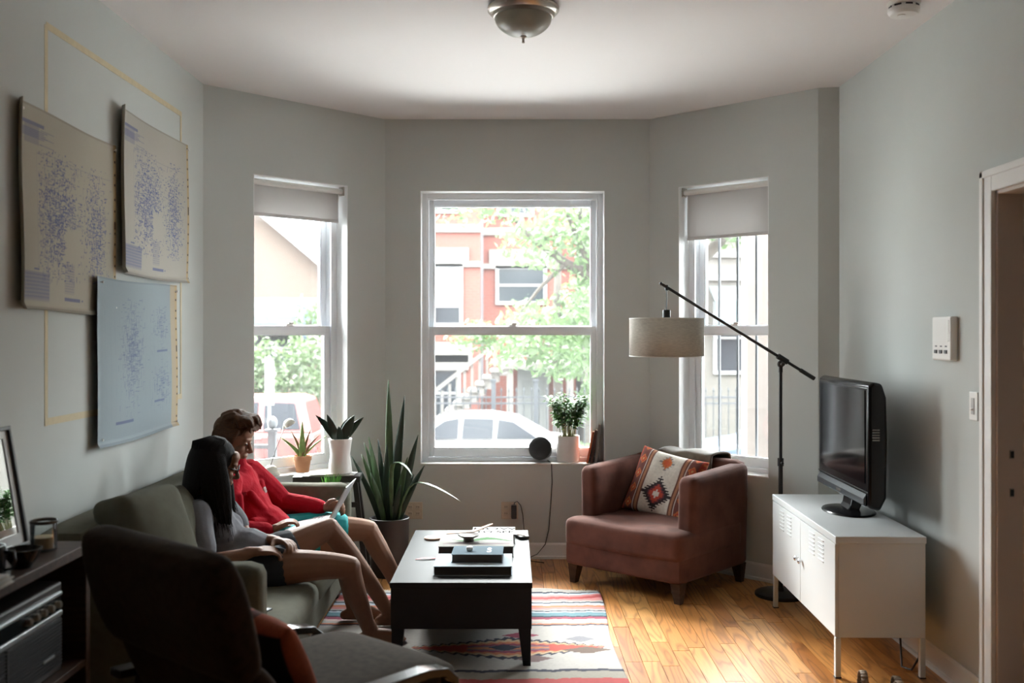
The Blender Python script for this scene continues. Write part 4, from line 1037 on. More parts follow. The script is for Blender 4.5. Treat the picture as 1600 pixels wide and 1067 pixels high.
# ---- drafting sheets on the left wall
def sheet_img(seed, paper, ink, blue):
    r = np.random.default_rng(seed); Wd, Hd = 290, 222; im = np.zeros((Hd, Wd, 3)) + np.array(paper)
    yy, xx = np.mgrid[0:Hd, 0:Wd]
    im *= (1 + .05*np.sin(xx/37.+seed) * np.cos(yy/51.) + .03*(r.random((Hd, Wd))-.5))[..., None]
    def ink_at(a, y0, y1, x0, x1):
        y0, y1, x0, x1 = [int(q) for q in (y0, y1, x0, x1)]
        s = im[max(y0, 0):max(y1, 0), max(x0, 0):max(x1, 0)]; s += (np.array(ink)-s)*a
    if not blue:
        for k in range(2600):      # dense schematic symbols, two clusters around a blank patch
            if r.random() < .68: cx, cy = r.normal(108, 34), r.normal(112, 38)
            else: cx, cy = r.normal(222, 17), r.normal(120, 42)
            if 128 < cx < 172 and 122 < cy < 162 or not (58 < cx < 276 and 40 < cy < 188): continue
            t = r.random(); a = r.uniform(.35, .95)
            if t < .45: ink_at(a, cy, cy+1, cx, cx+r.integers(2, 9))
            elif t < .8: ink_at(a, cy, cy+r.integers(2, 8), cx, cx+1)
            else: ink_at(a, cy, cy+2, cx, cx+3)
        for k in range(9): ink_at(.6, 26+k, 27+k, 18, 82-(k % 3)*4) if k % 2 == 0 else ink_at(.25, 26+k, 27+k, 18, 60)
        ink_at(.32, 22, 42, 28, 62); ink_at(.7, 18, 22, 12, 74)
        for k in range(3): ink_at(.45, 24+8*k, 25+8*k, 66, 98)
        for k in range(15): ink_at(.5 if k % 2 else .22, 180+2*k, 182+2*k, 20, 88)
        ink_at(.25, 180, 212, 20, 88); ink_at(.75, 176, 178, 46, 60); ink_at(.8, 204, 208, 130, 172); ink_at(.8, 205, 207, 176, 180)
        for k in range(11): ink_at(.30, 166+3*k, 167+3*k, 130, 156)
        ink_at(.14, 164, 200, 130, 156); ink_at(.25, 48, 49, 60, 270); ink_at(.2, 48, 186, 56, 57)
    else:
        for k in range(1100):
            if r.random() < .7: cx, cy = r.normal(118, 17), r.normal(98, 34)
            else: cx, cy = r.normal(222, 15), r.choice([r.normal(62, 14), r.normal(150, 14)])
            if not (20 < cx < 262 and 24 < cy < 196): continue
            a = r.uniform(.2, .65)
            if r.random() < .5: ink_at(a, cy, cy+1, cx, cx+r.integers(2, 12))
            else: ink_at(a, cy, cy+r.integers(2, 12), cx, cx+1)
        for q in ((192, 196, 60, 120), (100, 103, 206, 246), (174, 177, 196, 232)): ink_at(.8, *q)
        for k in range(14): ink_at(.10, 40, 190, 30+k*15, 31+k*15)
        im[:, 262:] = im[:, 262:]*.25 + np.array((.50, .38, .22))*.75
    im[:, 280:] = np.array((.47, .36, .20)); im[-4:] *= .72; im[:3] *= .8
    for k in range(14):
        y = int(8 + 15*k + r.integers(-3, 3)); im[y:y+(10 if k in (6,) else 3), 283:287] = .02
    return im
POST = mat('tracing_paper', (.6, .6, .5), .75, attr='print', transl=0, bump=.15, bs=20, dist=.004)
def poster(y0, z0, wd, ht, seed, paper, ink, blue, label, bow, off_=0):
    im = sheet_img(seed, paper, ink, blue); H_, W__ = im.shape[:2]
    root = empty('drafting_sheet', (-1.80, y0+wd/2, z0), 0, label, 'poster', 'drafting sheets pinned on the wall')
    def pos(U, V):
        e = np.clip(1-U/.06, 0, 1)
        x = .004 + .004*(1+np.sin(U*9+seed)*np.sin(V*5+seed)) + bow*e**2*.035 + .010*np.clip((V-.97)/.03, 0, 1)*0 + .012*np.clip((.03-V)/.03, 0, 1)
        return np.stack([x, -wd/2 + wd*U + .004*np.sin(V*6), ht*V + .006*np.sin(U*5+seed)], -1)
    def colf(U, V):
        i = np.clip(((1-V)*(H_-1)).round().astype(int), 0, H_-1); j = np.clip((U*(W__-1)).round().astype(int), 0, W__-1); return im[i, j]
    grid_obj('sheet', W__, H_, pos, colf, POST, root)
    root.location.x += off_
    for u, v in ((.05, .965), (.05, .045), (.97, .965), (.97, .04)):
        mb = MB(); mb.M = xf((.016, -wd/2+wd*u, ht*v), 0, R(90), 0); mb.lathe([(0, -.012), (.0015, -.012), (.0015, 0), (.006, .001), (.005, .006), (0, .007)], 10); mb.build('push_pin', WHITEP, root, smooth=40)
poster(3.58, 1.612, .925, .765, 1, (.38, .35, .28), (.09, .11, .24), False, 'cream schematic sheet pinned on the wall above the sofa, left of its twin', 1)
poster(4.50, 1.80, .99, .76, 2, (.42, .40, .35), (.08, .11, .27), False, 'cream schematic sheet pinned highest on the wall, beside the corner', 1, .008)
poster(4.24, 1.035, 1.04, .74, 3, (.26, .32, .35), (.09, .12, .24), True, 'blue-grey drawing sheet with tan edge pinned below the two cream sheets', .3, .017)
TAPE = mat('masking_tape', (.62, .54, .36), .8, var=.05, vs=30)
def tape(y0, y1, z0, z1, label):
    mb = MB(); mb.box(-1.7999, y0, z0, -1.7985 + .0004*len([o_ for o_ in COL.objects if o_.name.startswith('masking_tape')]), y1, z1); tag(mb.build('masking_tape', TAPE), label, 'tape', 'masking tape outline on the wall')
tape(3.832, 3.858, 1.17, 2.72, 'upright strip of masking tape passing behind the left cream sheet')
tape(3.845, 5.42, 2.705, 2.732, 'long strip of masking tape above the cream sheets, along the top')
tape(5.398, 5.418, 1.175, 2.72, 'narrow upright strip of masking tape near the corner by the window')
tape(3.832, 5.42, 1.172, 1.20, 'low strip of masking tape running behind the blue-grey sheet')

# ================================================================ things on the media cabinet
mr = empty('framed_mirror', (-1.605, 3.06, .828), 0, 'black framed mirror with pale mat leaning on the media cabinet', 'mirror')
mr.rotation_euler = (0, R(-9.5), 0)
FRM = mat('frame_black', (.014, .013, .013), .35)
hw, hh, fw = .235, .40, .014
for nm, b in (('frame_rail', (-hw, 0, hw, fw)), ('frame_rail', (-hw, hh-fw, hw, hh)), ('frame_stile', (-hw, fw, -hw+fw, hh-fw)), ('frame_stile', (hw-fw, fw, hw, hh-fw))):
    mb = MB(); mb.box(-.012, b[0], b[1], .012, b[2], b[3]); mb.build(nm, FRM, mr, bevel=.002)
mb = MB(); mb.box(-.010, -hw+fw, fw, -.004, hw-fw, hh-fw); mb.build('backing', FRM, mr)
MATB = mat('mat_board', (.50, .50, .48), .35)
mb = MB(); mw = .036
mb.box(-.004, -hw+fw, fw, .002, hw-fw, fw+mw); mb.box(-.004, -hw+fw, hh-fw-mw*.7, .002, hw-fw, hh-fw); mb.box(-.004, -hw+fw, fw+mw, .002, -hw+fw+mw*.8, hh-fw-mw*.7); mb.box(-.004, hw-fw-mw*.8, fw+mw, .002, hw-fw, hh-fw-mw*.7)
mb.build('mat_border', MATB, mr)
mb = MB(); mb.box(-.004, -hw+fw+mw*.8, fw+mw, -.0015, hw-fw-mw*.8, hh-fw-mw*.7); mb.build('mirror_glass', mat('mirror_glass', (.55, .57, .56), .015, 1), mr)
jar = empty('candle_jar', (-1.512, 3.215, .828), 0, 'glass jar candle at the end of the media cabinet', 'candle')
mb = MB(); mb.lathe([(0, 0), (.036, 0), (.040, .004), (.041, .085), (.0385, .092), (.036, .085), (.0375, .010), (0, .008)], 28); mb.build('glass', CLEAR, jar, smooth=40)
mb = MB(); mb.lathe([(0, .009), (.0365, .009), (.0365, .045), (0, .046)], 24); mb.build('wax', mat('wax', (.55, .42, .24), .5), jar, smooth=40)
mb = MB(); mb.lathe([(.0415, .088), (.043, .090), (.043, .097), (.0405, .099), (.038, .096), (.0385, .088)], 24); mb.build('rim', mat('smoked_rim', (.09, .075, .06), .25), jar, smooth=40)
bw = MB(); bw.lathe([(0, 0), (.026, 0), (.028, .006), (.048, .035), (.056, .058), (.053, .058), (.045, .037), (.024, .010), (0, .009)], 32, (0, 0, 0))
o = bw.build('bowl', mat('black_glaze', (.012, .012, .012), .2), None, smooth=50, loc=(-1.465, 2.978, .828)); tag(o, 'small black bowl beside the candle jar on the media cabinet', 'bowl')
mg = mat('mug_glaze', (.015, .015, .017), .25)
mugr = empty('mug', (-1.50, 2.864, .828), R(100), 'black mug next to the mirror on the media cabinet', 'mug')
mb = MB(); mb.lathe([(0, 0), (.036, 0), (.039, .005), (.040, .09), (.037, .09), (.036, .008), (0, .007)], 24); mb.build('cup', mg, mugr, smooth=40)
mb = MB(); mb.tube([(.0, -.038, .072), (0, -.062, .068), (0, -.066, .045), (0, -.058, .022), (0, -.038, .018)], .005, 8); mb.build('handle', mg, mugr, smooth=180)
def book(loc, dims, rz, cover, label, group=None, name='book', spine=0, cat='book', hard=.003, pg=None):
    r = empty(name, loc, rz, label, cat, group); w, d, h = dims
    mb = MB(); mb.box(-w/2, -d/2, 0, w/2, d/2, hard); mb.box(-w/2, -d/2, h-hard, w/2, d/2, h)
    if spine == 0: mb.box(-w/2, -d/2, hard, -w/2+hard, d/2, h-hard)
    elif spine == 1: mb.box(-w/2, -d/2, hard, w/2, -d/2+hard, h-hard)
    mb.build('cover', cover, r)
    mb = MB(); e = .004; mb.box(-w/2+(hard if spine == 0 else e), -d/2+(hard if spine == 1 else e), hard, w/2-e, d/2-e, h-hard); mb.build('pages', pg or PAGES, r)
    return r
book((-1.472, 2.655, .828), (.15, .30, .016), R(3), mat('cover_cream', (.50, .47, .42), .6), 'thin cream book at the bottom of the pile beside the bowl', 'books on the media cabinet')
book((-1.475, 2.645, .844), (.14, .27, .013), R(-2), mat('cover_white', (.55, .54, .52), .6), 'white paperback in the middle of the pile beside the bowl', 'books on the media cabinet')
book((-1.48, 2.64, .857), (.12, .24, .012), R(4), mat('cover_redbrown', (.34, .06, .04), .6), 'red covered book on top of the pile beside the bowl', 'books on the media cabinet')

# ================================================================ things on the coffee table
TZ = .391
DARKEDGE = mat('shaded_page_edge', (.055, .045, .04), .8, var=.15, vs=3, stretch=(1, 1, 160))  # shadow and dark spines painted into the page edges as one dark tone
book((-.185, 4.80, TZ), (.37, .27, .045), 0, mat('cover_pale_blue', (.42, .48, .52), .8, spec=0), 'pale grey hardback under the black notebook on the coffee table', 'books on the coffee table', spine=2, pg=DARKEDGE)
nb = book((-.165, 4.83, TZ+.045), (.245, .19, .040), R(-1), mat('cover_slate', (.13, .165, .19), .8, spec=0), 'dark slate notebook with white lettering lying on the pale hardback', 'books on the coffee table', spine=2, pg=DARKEDGE)
text('cover_lettering', 'S', .13, WHITEP, nb, (.055, 0, .0403), (0, 0, 0), ext=.0003, sx=.42)
book((-.185, 5.20, TZ), (.385, .30, .056), R(.5), mat('cover_art', (.28, .27, .26), .8, spec=0), 'large pale art book with a shade-darkened page edge on the coffee table', 'books on the coffee table', spine=2, pg=DARKEDGE)
gp = MB(); 
def leafy(U, V):
    u = U-.5; v = V-.5; c = np.zeros(U.shape+(3,)) + np.array((.25, .25, .24)); m = (np.abs(v - .10*np.sin(u*9) - .05) < .11*np.clip(1-np.abs(u-.1)*2.2, 0, 1)); c[m] = (.09, .16, .09)
    m = (np.abs(v + .28) < .035) & (np.abs(u) < .45); c[m] = (.22, .16, .18); return c
pr_ = grid_obj('cover_print', 60, 40, lambda U, V: np.stack([(U-.5)*.375, (V-.5)*.29, U*0], -1), leafy, mat('print_gloss', (.6, .6, .6), .8, spec=0, attr='print'))
pr_.parent = bpy.data.objects[[o.name for o in COL.objects if o.get('label', '').startswith('large pale art')][0]]; pr_.location = (0, 0, .0563)
hb = book((-.100, 5.475, TZ), (.235, .21, .052), R(0), mat('cover_bright_white', (.34, .335, .33), .8, spec=0), 'white book with black capital letters at the far end of the coffee table', 'books on the coffee table', spine=2, pg=DARKEDGE)
INK = mat('black_ink', (.012, .012, .014), .9, spec=0)
text('title', 'HOW', .075, INK, hb, (.005, .052, .0523), (0, 0, 0), ext=.0003, sx=1.25)
text('title', 'TO SEE', .07, INK, hb, (.005, -.038, .0523), (0, 0, 0), ext=.0003, sx=.95)
cs = MB(); cs.lathe([(0, 0), (.047, 0), (.05, .003), (.05, .009), (.047, .012), (0, .012)], 32); o = cs.build('coaster', mat('cork_wood', (.40, .24, .15), .5, var=.15, vs=20), None, smooth=40, loc=(-.435, 5.50, TZ)); tag(o, 'round reddish wooden coaster at the far corner of the coffee table', 'coaster')
di = empty('incense_dish', (-.225, 5.175, TZ+.0575), 0, 'small brown dish with a feathered lid standing on the large art book', 'dish')
mb = MB(); mb.lathe([(0, 0), (.026, 0), (.028, .004), (.026, .014), (.05, .026), (.058, .034), (.054, .035), (.03, .022), (0, .018)], 28); mb.build('dish', mat('brown_glaze', (.05, .03, .022), .35), di, smooth=40)
mb = MB(); mb.blade([(-.115, 0, .036), (-.05, 0, .040), (.03, .005, .046), (.10, .01, .073), (.125, .01, .085)], [.004, .022, .026, .022, .010], fold=.2); mb.build('feather', mat('feather', (.30, .17, .10), .7, var=.5, vs=30), di, solid=.004, smooth=60)
mo = empty('computer_mouse', (.055, 5.53, TZ), R(20), 'black and white computer mouse at the far right of the coffee table', 'mouse')
mb = MB(); mb.rbox((0, 0, .010), (.060, .10, .018), .008, 8); mb.build('base', BLACK, mo, smooth=60)
mb = MB(); mb.ell((0, 0, .016), (.028, .047, .016)); mb.build('shell', CERAM, mo, smooth=180)
eb = empty('earbud', (-.205, 4.815, TZ+.0855), 0, 'small white earbud case resting on the slate notebook', 'earbuds')
mb = MB(); mb.rbox((0, 0, .011), (.034, .026, .020), .009, 8); mb.build('case', WHITEP, eb, smooth=60)
mb = MB(); mb.box(-.015, -.0135, .0095, .015, -.0125, .0115); mb.build('lid_gap', BLACK, eb)
lf = MB(); lf.blade([(-.485, 4.995, TZ+.002), (-.45, 5.00, TZ+.006), (-.40, 5.01, TZ+.004), (-.368, 5.02, TZ+.002)], [.002, .010, .012, .003], fold=.15)
o = lf.build('petal', mat('pink_petal', (.55, .16, .16), .6), solid=.0015, smooth=60); tag(o, 'fallen pink petal on the coffee table beside the books', 'petal')
ph = MB(); ph.rbox((0, 0, .005), (.05, .14, .010), .004, 6); o = ph.build('remote_control', BLACK, None, smooth=60, loc=(-1.03, 4.03, .392), rot=(0, 0, R(-20))); tag(o, 'black remote control on the near sofa seat cushion', 'remote')

# ================================================================ plants and sill things
LEAFE = mat('leaf_edge', (.06, .115, .045), .4, var=.4, vs=18, stretch=(3, 3, .5))
sp = empty('snake_plant', (-.775, 6.30, 0), 0, 'tall snake plant in a dark planter on the floor between the windows', 'plant')
mb = MB(); mb.lathe([(0, 0), (.112, 0), (.116, .005), (.124, .355), (.126, .362), (.122, .365), (.116, .36), (.112, .33), (0, .33)], 40); mb.build('planter', mat('dark_planter', (.045, .040, .038), .5, var=.1), sp, smooth=35)
mb = MB(); mb.lathe([(.113, .331), (0, .335)], 24); mb.build('soil', SOIL, sp)
# (lean dx, lean dy, height, half width, sideways bend)
leaves = [(-.005, -.01, .900, .030, .0), (.075, .0, .800, .030, .02), (.155, -.03, .560, .030, .03), (-.10, -.02, .545, .028, -.03), (-.03, -.05, .500, .026, .02), (.045, .03, .62, .026, .01), (-.14, .02, .43, .024, -.04), (-.16, -.04, .36, .022, -.03),
          (.17, .02, .36, .026, .05), (.10, -.06, .42, .026, .02), (-.06, .05, .52, .026, -.02), (.02, -.07, .34, .024, 0), (-.09, -.07, .32, .024, -.02), (.12, .05, .30, .022, .03), (.06, -.08, .25, .022, .02), (-.12, .06, .50, .022, -.05), (.14, -.06, .24, .02, .03), (-.19, .0, .42, .018, -.05)]
for i, (dx, dy, h, w, bd) in enumerate(leaves):
    x0, y0 = dx*.32, dy*.4; pts = []; ws = []
    for k in range(9):
        t = k/8; pts.append((x0+dx*.68*t+bd*t*t, y0+dy*.6*t, .33+h*t)); ws.append(w*(.62+.75*t-1.37*t**3) if k < 8 else .0015)
    a = random.uniform(0, PI); mb = MB(); mb.blade(pts, ws, up=(math.cos(a)*.6, -1, .1), fold=.35); mb.build('leaf', LEAFD if i % 3 else LEAFE, sp, solid=.004, smooth=80)
for pts, w in (([(.06, -.04, .34), (.10, -.06, .52), (.16, -.09, .60), (.24, -.12, .60), (.36, -.15, .55), (.47, -.17, .485)], .024), ([(.02, -.05, .34), (.02, -.09, .62), (.03, -.13, .73), (.09, -.16, .735), (.14, -.18, .69), (.165, -.19, .645)], .022)):
    P = [Vector(p) for p in pts]; mb = MB(); n = len(P); mb.blade(P, [w*(.5+.9*t/(n-1)-1.3*(t/(n-1))**4) if t < n-1 else .001 for t in range(n)], fold=.2); mb.build('leaf', LEAFE, sp, solid=.004, smooth=80, subsurf=1)
# step stool
SBK = mat('black_stained_wood', (.018, .017, .017), .45)
ss = empty('step_stool', (-1.115, 5.995, 0), R(4), 'black wooden step stool behind the far sofa arm', 'stool')
mb = MB(); mb.box(-.20, -.03, .632, .20, .145, .668); mb.build('top_step', SBK, ss, bevel=.003)
mb = MB(); mb.box(-.19, -.115, .375, .19, .05, .397); mb.build('lower_step', SBK, ss, bevel=.003)
for s in (-1, 1):
    mb = MB(); mb.taper((s*.25, -.085, 0), (.03, .045), (s*.17, .0, .632), (.03, .045)); mb.build('leg', SBK, ss)
    mb = MB(); mb.taper((s*.25, .14, 0), (.03, .045), (s*.17, .12, .632), (.03, .045)); mb.build('leg', SBK, ss)
for z in (.20, .50):
    mb = MB(); x = .25-.08*z/.632; mb.box(-x, -.012-.06*(1-z), z-.015, x, .012-.06*(1-z), z+.015); mb.build('stretcher', SBK, ss)
for k, (dx, rz, w, d) in enumerate(((0, 3, .30, .15), (.03, -5, .27, .14), (-.01, 8, .21, .145))):
    mb = MB(); mb.box(-w/2, -d/2, 0, w/2, d/2, .004)
    o = mb.build('magazine', mat('magazine_cover_%d' % k, ((.45, .46, .48), (.62, .62, .62), (.55, .53, .50))[k], .35), None, loc=(-1.115+dx, 6.05, .668+k*.0042), rot=(0, 0, R(rz+4)))
    tag(o, ('grey magazine at the bottom of the pile on the step stool', 'white magazine in the middle of the pile on the step stool', 'small pale magazine right under the white waisted pot')[k], 'magazine', 'magazines on the step stool')
wp = empty('potted_snake_plant', (-1.045, 6.055, .6806), 0, 'short snake plant in a white waisted pot on the step stool', 'plant')
mb = MB(); mb.lathe([(0, 0), (.070, 0), (.073, .004), (.066, .07), (.059, .115), (.066, .165), (.073, .205), (.070, .208), (.066, .20), (0, .195)], 36); mb.build('pot', CERAM, wp, smooth=40)
for i, (dx, dy, h, w, bd) in enumerate([(-.10, .0, .165, .022, -.05), (-.055, -.03, .17, .024, -.02), (.06, -.02, .165, .030, .03), (.035, .03, .15, .028, .02), (.09, .01, .15, .022, .05), (-.04, .04, .12, .02, -.03), (.0, -.045, .10, .02, 0)]):
    pts = []; ws = []
    for k in range(8):
        t = k/7; pts.append((dx*.2+dx*.8*t+bd*t*t, dy*.3+dy*.7*t, .185+h*t)); ws.append(w*(.7+1.0*t-1.7*t**3) if k < 7 else .001)
    mb = MB(); mb.blade(pts, ws, up=(.3*(-1)**i, -1, .2), fold=.5); mb.build('leaf', LEAFD, wp, solid=.004, smooth=80)
al = empty('aloe_plant', (-1.335, 6.345, .645), 0, 'spiky aloe in a terracotta pot on the window sill', 'plant')
TERR = mat('terracotta', (.46, .22, .11), .8, var=.12, vs=14)
mb = MB(); mb.lathe([(0, 0), (.040, 0), (.052, .075), (.057, .075), (.058, .102), (.054, .103), (.050, .09), (0, .088)], 28); mb.build('pot', TERR, al, smooth=35)
ALM = mat('aloe_leaf', (.16, .25, .07), .5, var=.3, vs=20); ALR = mat('aloe_dry_leaf', (.22, .13, .06), .6, var=.3, vs=20)
for dx, dy, h, w, m in ((.0, -.01, .235, .020, ALM), (-.075, .01, .17, .010, ALR), (-.14, -.01, .135, .013, ALM), (.05, .01, .185, .009, ALR), (.11, -.02, .15, .009, ALR), (.15, .02, .14, .006, ALM)):
    pts = [(dx*t*(.7+.3*t), dy*t, .085+h*t*(1.15-.15*t)) for t in [k/7 for k in range(8)]]; mb = MB(); mb.blade(pts, [w*(1-(k/7)**1.6)+.001 for k in range(8)], up=(.1, -1, .1), fold=.6); mb.build('leaf', m, al, solid=.005, smooth=80)
dl = empty('desk_lamp', (-1.497, 6.175, .645), R(45), 'small cream desk lamp with thin arm on the window sill', 'lamp')
LCR = mat('cream_enamel', (.62, .60, .52), .35)
mb = MB(); mb.lathe([(0, 0), (.055, 0), (.057, .006), (.050, .022), (.046, .024), (.038, .048), (.022, .062), (0, .064)], 28); mb.build('base', LCR, dl, smooth=40)
mb = MB(); mb.tube([(0, 0, .06), (.03, -.01, .16), (.075, -.03, .285)], .0028, 8); mb.build('arm', mat('grey_wire', (.25, .25, .25), .4, .5), dl, smooth=180)
mb = MB(); mb.M = xf((.105, -.045, .315), 0, R(-28), R(-20)); mb.lathe([(.0, .034), (.02, .030), (.034, .016), (.038, -.006), (.035, -.006), (.03, .012), (0, .028)], 24); mb.tube([(-.03, 0, .006), (-.045, 0, -.008)], [.010, .006], 8); mb.build('head', LCR, dl, smooth=50)
sg = empty('potted_herb', (-1.085, 5.935, .397), 0, 'small green feathery plant on the lower step of the black stool', 'plant')
mb = MB(); mb.lathe([(0, 0), (.035, 0), (.045, .08), (.042, .08), (0, .07)], 20); mb.build('pot', TERR, sg, smooth=40)
GRN = mat('fresh_green', (.10, .27, .05), .5, var=.3, vs=30, transl=.3)
mb = MB()
for k in range(60):
    a = random.uniform(0, 2*PI); r = random.uniform(.02, .07); h = random.uniform(.20, .265); mb.blade([(0, 0, .07), (r*.5*math.cos(a), r*.5*math.sin(a)*.5, .07+h*.5), (r*math.cos(a), r*math.sin(a)*.5, .07+h*.85)], [.002, .004, .001], up=(math.sin(a), -math.cos(a), .2))
mb.build('foliage', GRN, sg)['kind'] = 'stuff'
SZ = .645
spk = empty('smart_speaker', (.205, 6.855, SZ), 0, 'round black cone speaker tilted on the middle window sill', 'speaker')
mb = MB(); mb.M = xf((0, 0, .082), R(72), 0, R(-18)) ; mb.lathe([(0, -.075), (.045, -.075), (.052, -.07), (.078, .035), (.081, .045), (.078, .052), (.070, .055)], 40); mb.build('housing', BLACK, spk, smooth=35)
mb = MB(); mb.M = xf((0, 0, .082), R(72), 0, R(-18)); mb.lathe([(.071, .054), (.069, .0565), (.05, .0585), (.022, .059), (.020, .061), (0, .0615)], 40); mb.build('grille', mat('speaker_mesh', (.018, .018, .02), .7, bump=.6, bs=900), spk, smooth=50)
ap = empty('areca_palm', (.385, 6.86, SZ), 0, 'leafy green parlour palm in a white cylinder pot on the sill', 'plant')
mb = MB(); mb.lathe([(0, 0), (.076, 0), (.080, .005), (.081, .172), (.079, .178), (.075, .176), (.073, .16), (0, .158)], 40); mb.build('pot', CERAM, ap, smooth=35)
mb = MB(); mb.lathe([(.073, .159), (0, .163)], 20); mb.build('soil', SOIL, ap)
PALM = mat('palm_leaf', (.06, .17, .03), .5, spec=.2, var=.45, vs=22, transl=.22); STEM = mat('palm_stem', (.20, .20, .07), .6)
for k in range(30):
    a = 2*PI*k/24*2.618; r0 = random.uniform(.01, .05); h = random.uniform(.16, .31); r1 = random.uniform(.04, .145)
    base_ = Vector((r0*math.cos(a), r0*math.sin(a), .16)); tip = Vector((r1*math.cos(a), r1*math.sin(a)*.7, .16+h)); midp = base_.lerp(tip, .6)+Vector((0, 0, .04))
    st_ = MB(); st_.tube([base_, base_.lerp(midp, .5)+Vector((0, 0, .01)), midp, tip], [.003, .0026, .002, .001], 5); f_ = st_.build('frond', STEM, ap, smooth=180)
    lf = MB()
    for q in range(11):
        t = .30+.70*q/10; p = base_.lerp(midp, t/.6) if t < .6 else midp.lerp(tip, (t-.6)/.4)
        for s in (-1, 1):
            d = Vector((math.cos(a+s*1.1), math.sin(a+s*1.1), random.uniform(-.15, .45))).normalized(); L_ = random.uniform(.045, .085)
            lf.blade([p, p+d*L_*.5+Vector((0, 0, .004)), p+d*L_-Vector((0, 0, .008))], [.003, .0125, .001], fold=.15)
    lf.build('leaflets', PALM, f_)['kind'] = 'stuff'
def sill_book(x, y, w, h, t, lean, colr, label):
    r = empty('book', (x, y, SZ), 0, label, 'book', 'books leaning on the middle sill'); r.rotation_euler = (0, R(lean), R(-6))
    mb = MB(); mb.box(-t/2, -w/2, 0, -t/2+.002, w/2, h); mb.box(t/2-.002, -w/2, 0, t/2, w/2, h); mb.box(-t/2, -w/2, 0, t/2, -w/2+.002, h); mb.build('cover', colr, r)
    mb = MB(); mb.box(-t/2+.002, -w/2+.002, .003, t/2-.002, w/2-.004, h-.003); mb.build('pages', PAGES, r)
sill_book(.520, 6.85, .15, .215, .014, 11, mat('cover_orange', (.52, .12, .04), .5), 'orange book leaning outermost on the middle window sill')
sill_book(.548, 6.85, .15, .225, .018, 9, mat('cover_dark', (.10, .04, .035), .5), 'dark red book leaning behind the orange one on the sill')
sill_book(.578, 6.86, .16, .262, .018, 6, mat('cover_grey', (.33, .31, .31), .5), 'tall grey book leaning against the window jamb')
# ---- cords, sandals, bag
mb = MB(); mb.tube([(1.80, 4.62, .22), (1.80, 4.62, .14), (1.79, 4.58, .055), (1.77, 4.52, .015), (1.79, 4.46, .02), (1.82, 4.45, .08), (1.825, 4.46, .18), (1.862, 4.55, .30), (1.865, 4.7, .45)], .005, 8)
mb.M = tv.matrix_basis.inverted(); mb2 = MB(); mb2.v = [tuple(mb.M @ Vector(v)) for v in mb.v]; mb2.f = mb.f; mb2.mi = mb.mi; mb2.build('power_cord', BLACK, tv, smooth=180)
SND = mat('tan_leather', (.23, .17, .12), .6, var=.2, vs=20); SOLE = mat('sandal_sole', (.05, .035, .025), .7)
def sandal(loc, rz, label):
    r = empty('sandal', loc, rz, label, 'sandal', 'sandals on the oak floor'); out = [(-.035, -.12), (.03, -.125), (.045, -.02), (.05, .07), (.03, .125), (-.01, .13), (-.04, .08), (-.042, -.02)]
    mb = MB(); mb.prism(out, 0, .02); mb.build('sole', SOLE, r, bevel=.005)
    for y, h in ((-.08, .075), (.06, .055)):
        mb = MB(); mb.M = xf((0, y, .015)); pts = [(-.044*math.cos(t), 0, h*math.sin(t)) for t in [PI*k/12 for k in range(13)]]
        for p, q in zip(pts, pts[1:]): mb.add([(p[0], -.014, p[2]), (p[0], .014, p[2]), (q[0], .014, q[2]), (q[0], -.014, q[2])], [(0, 1, 2, 3)])
        st_ = mb.build('strap', SND, r, solid=.004, smooth=60)
    mb = MB(); mb.cbox((-.046, -.08, .055), (.006, .022, .022)); mb.build('buckle', NICKEL, r, bevel=.002)
sandal((1.575, 4.235, 0), R(-95), 'tan strapped sandal lying before the white cabinet, its buckle showing'); sandal((1.68, 4.125, 0), R(-80), 'tan strapped sandal half out of view beside its mate')
bg_ = empty('bag', (2.06, 3.80, -.012), 0, 'dark blue cloth bag standing in the doorway', 'bag')
BLUE = mat('navy_cloth', (.012, .025, .07), .9, bump=.5, bs=40, dist=.006)
mb = MB(); mb.rbox((.02, 0, .10), (.20, .22, .19), .06, 10, soft(.6, .6, .6, .008, 5, 5)); mb.build('body', BLUE, bg_, smooth=80)
mb = MB(); mb.tube([(.02, -.07, .18), (.02, -.05, .205), (.02, .03, .208), (.02, .07, .18)], .008, 8); mb.build('handle', BLUE, bg_, smooth=180)
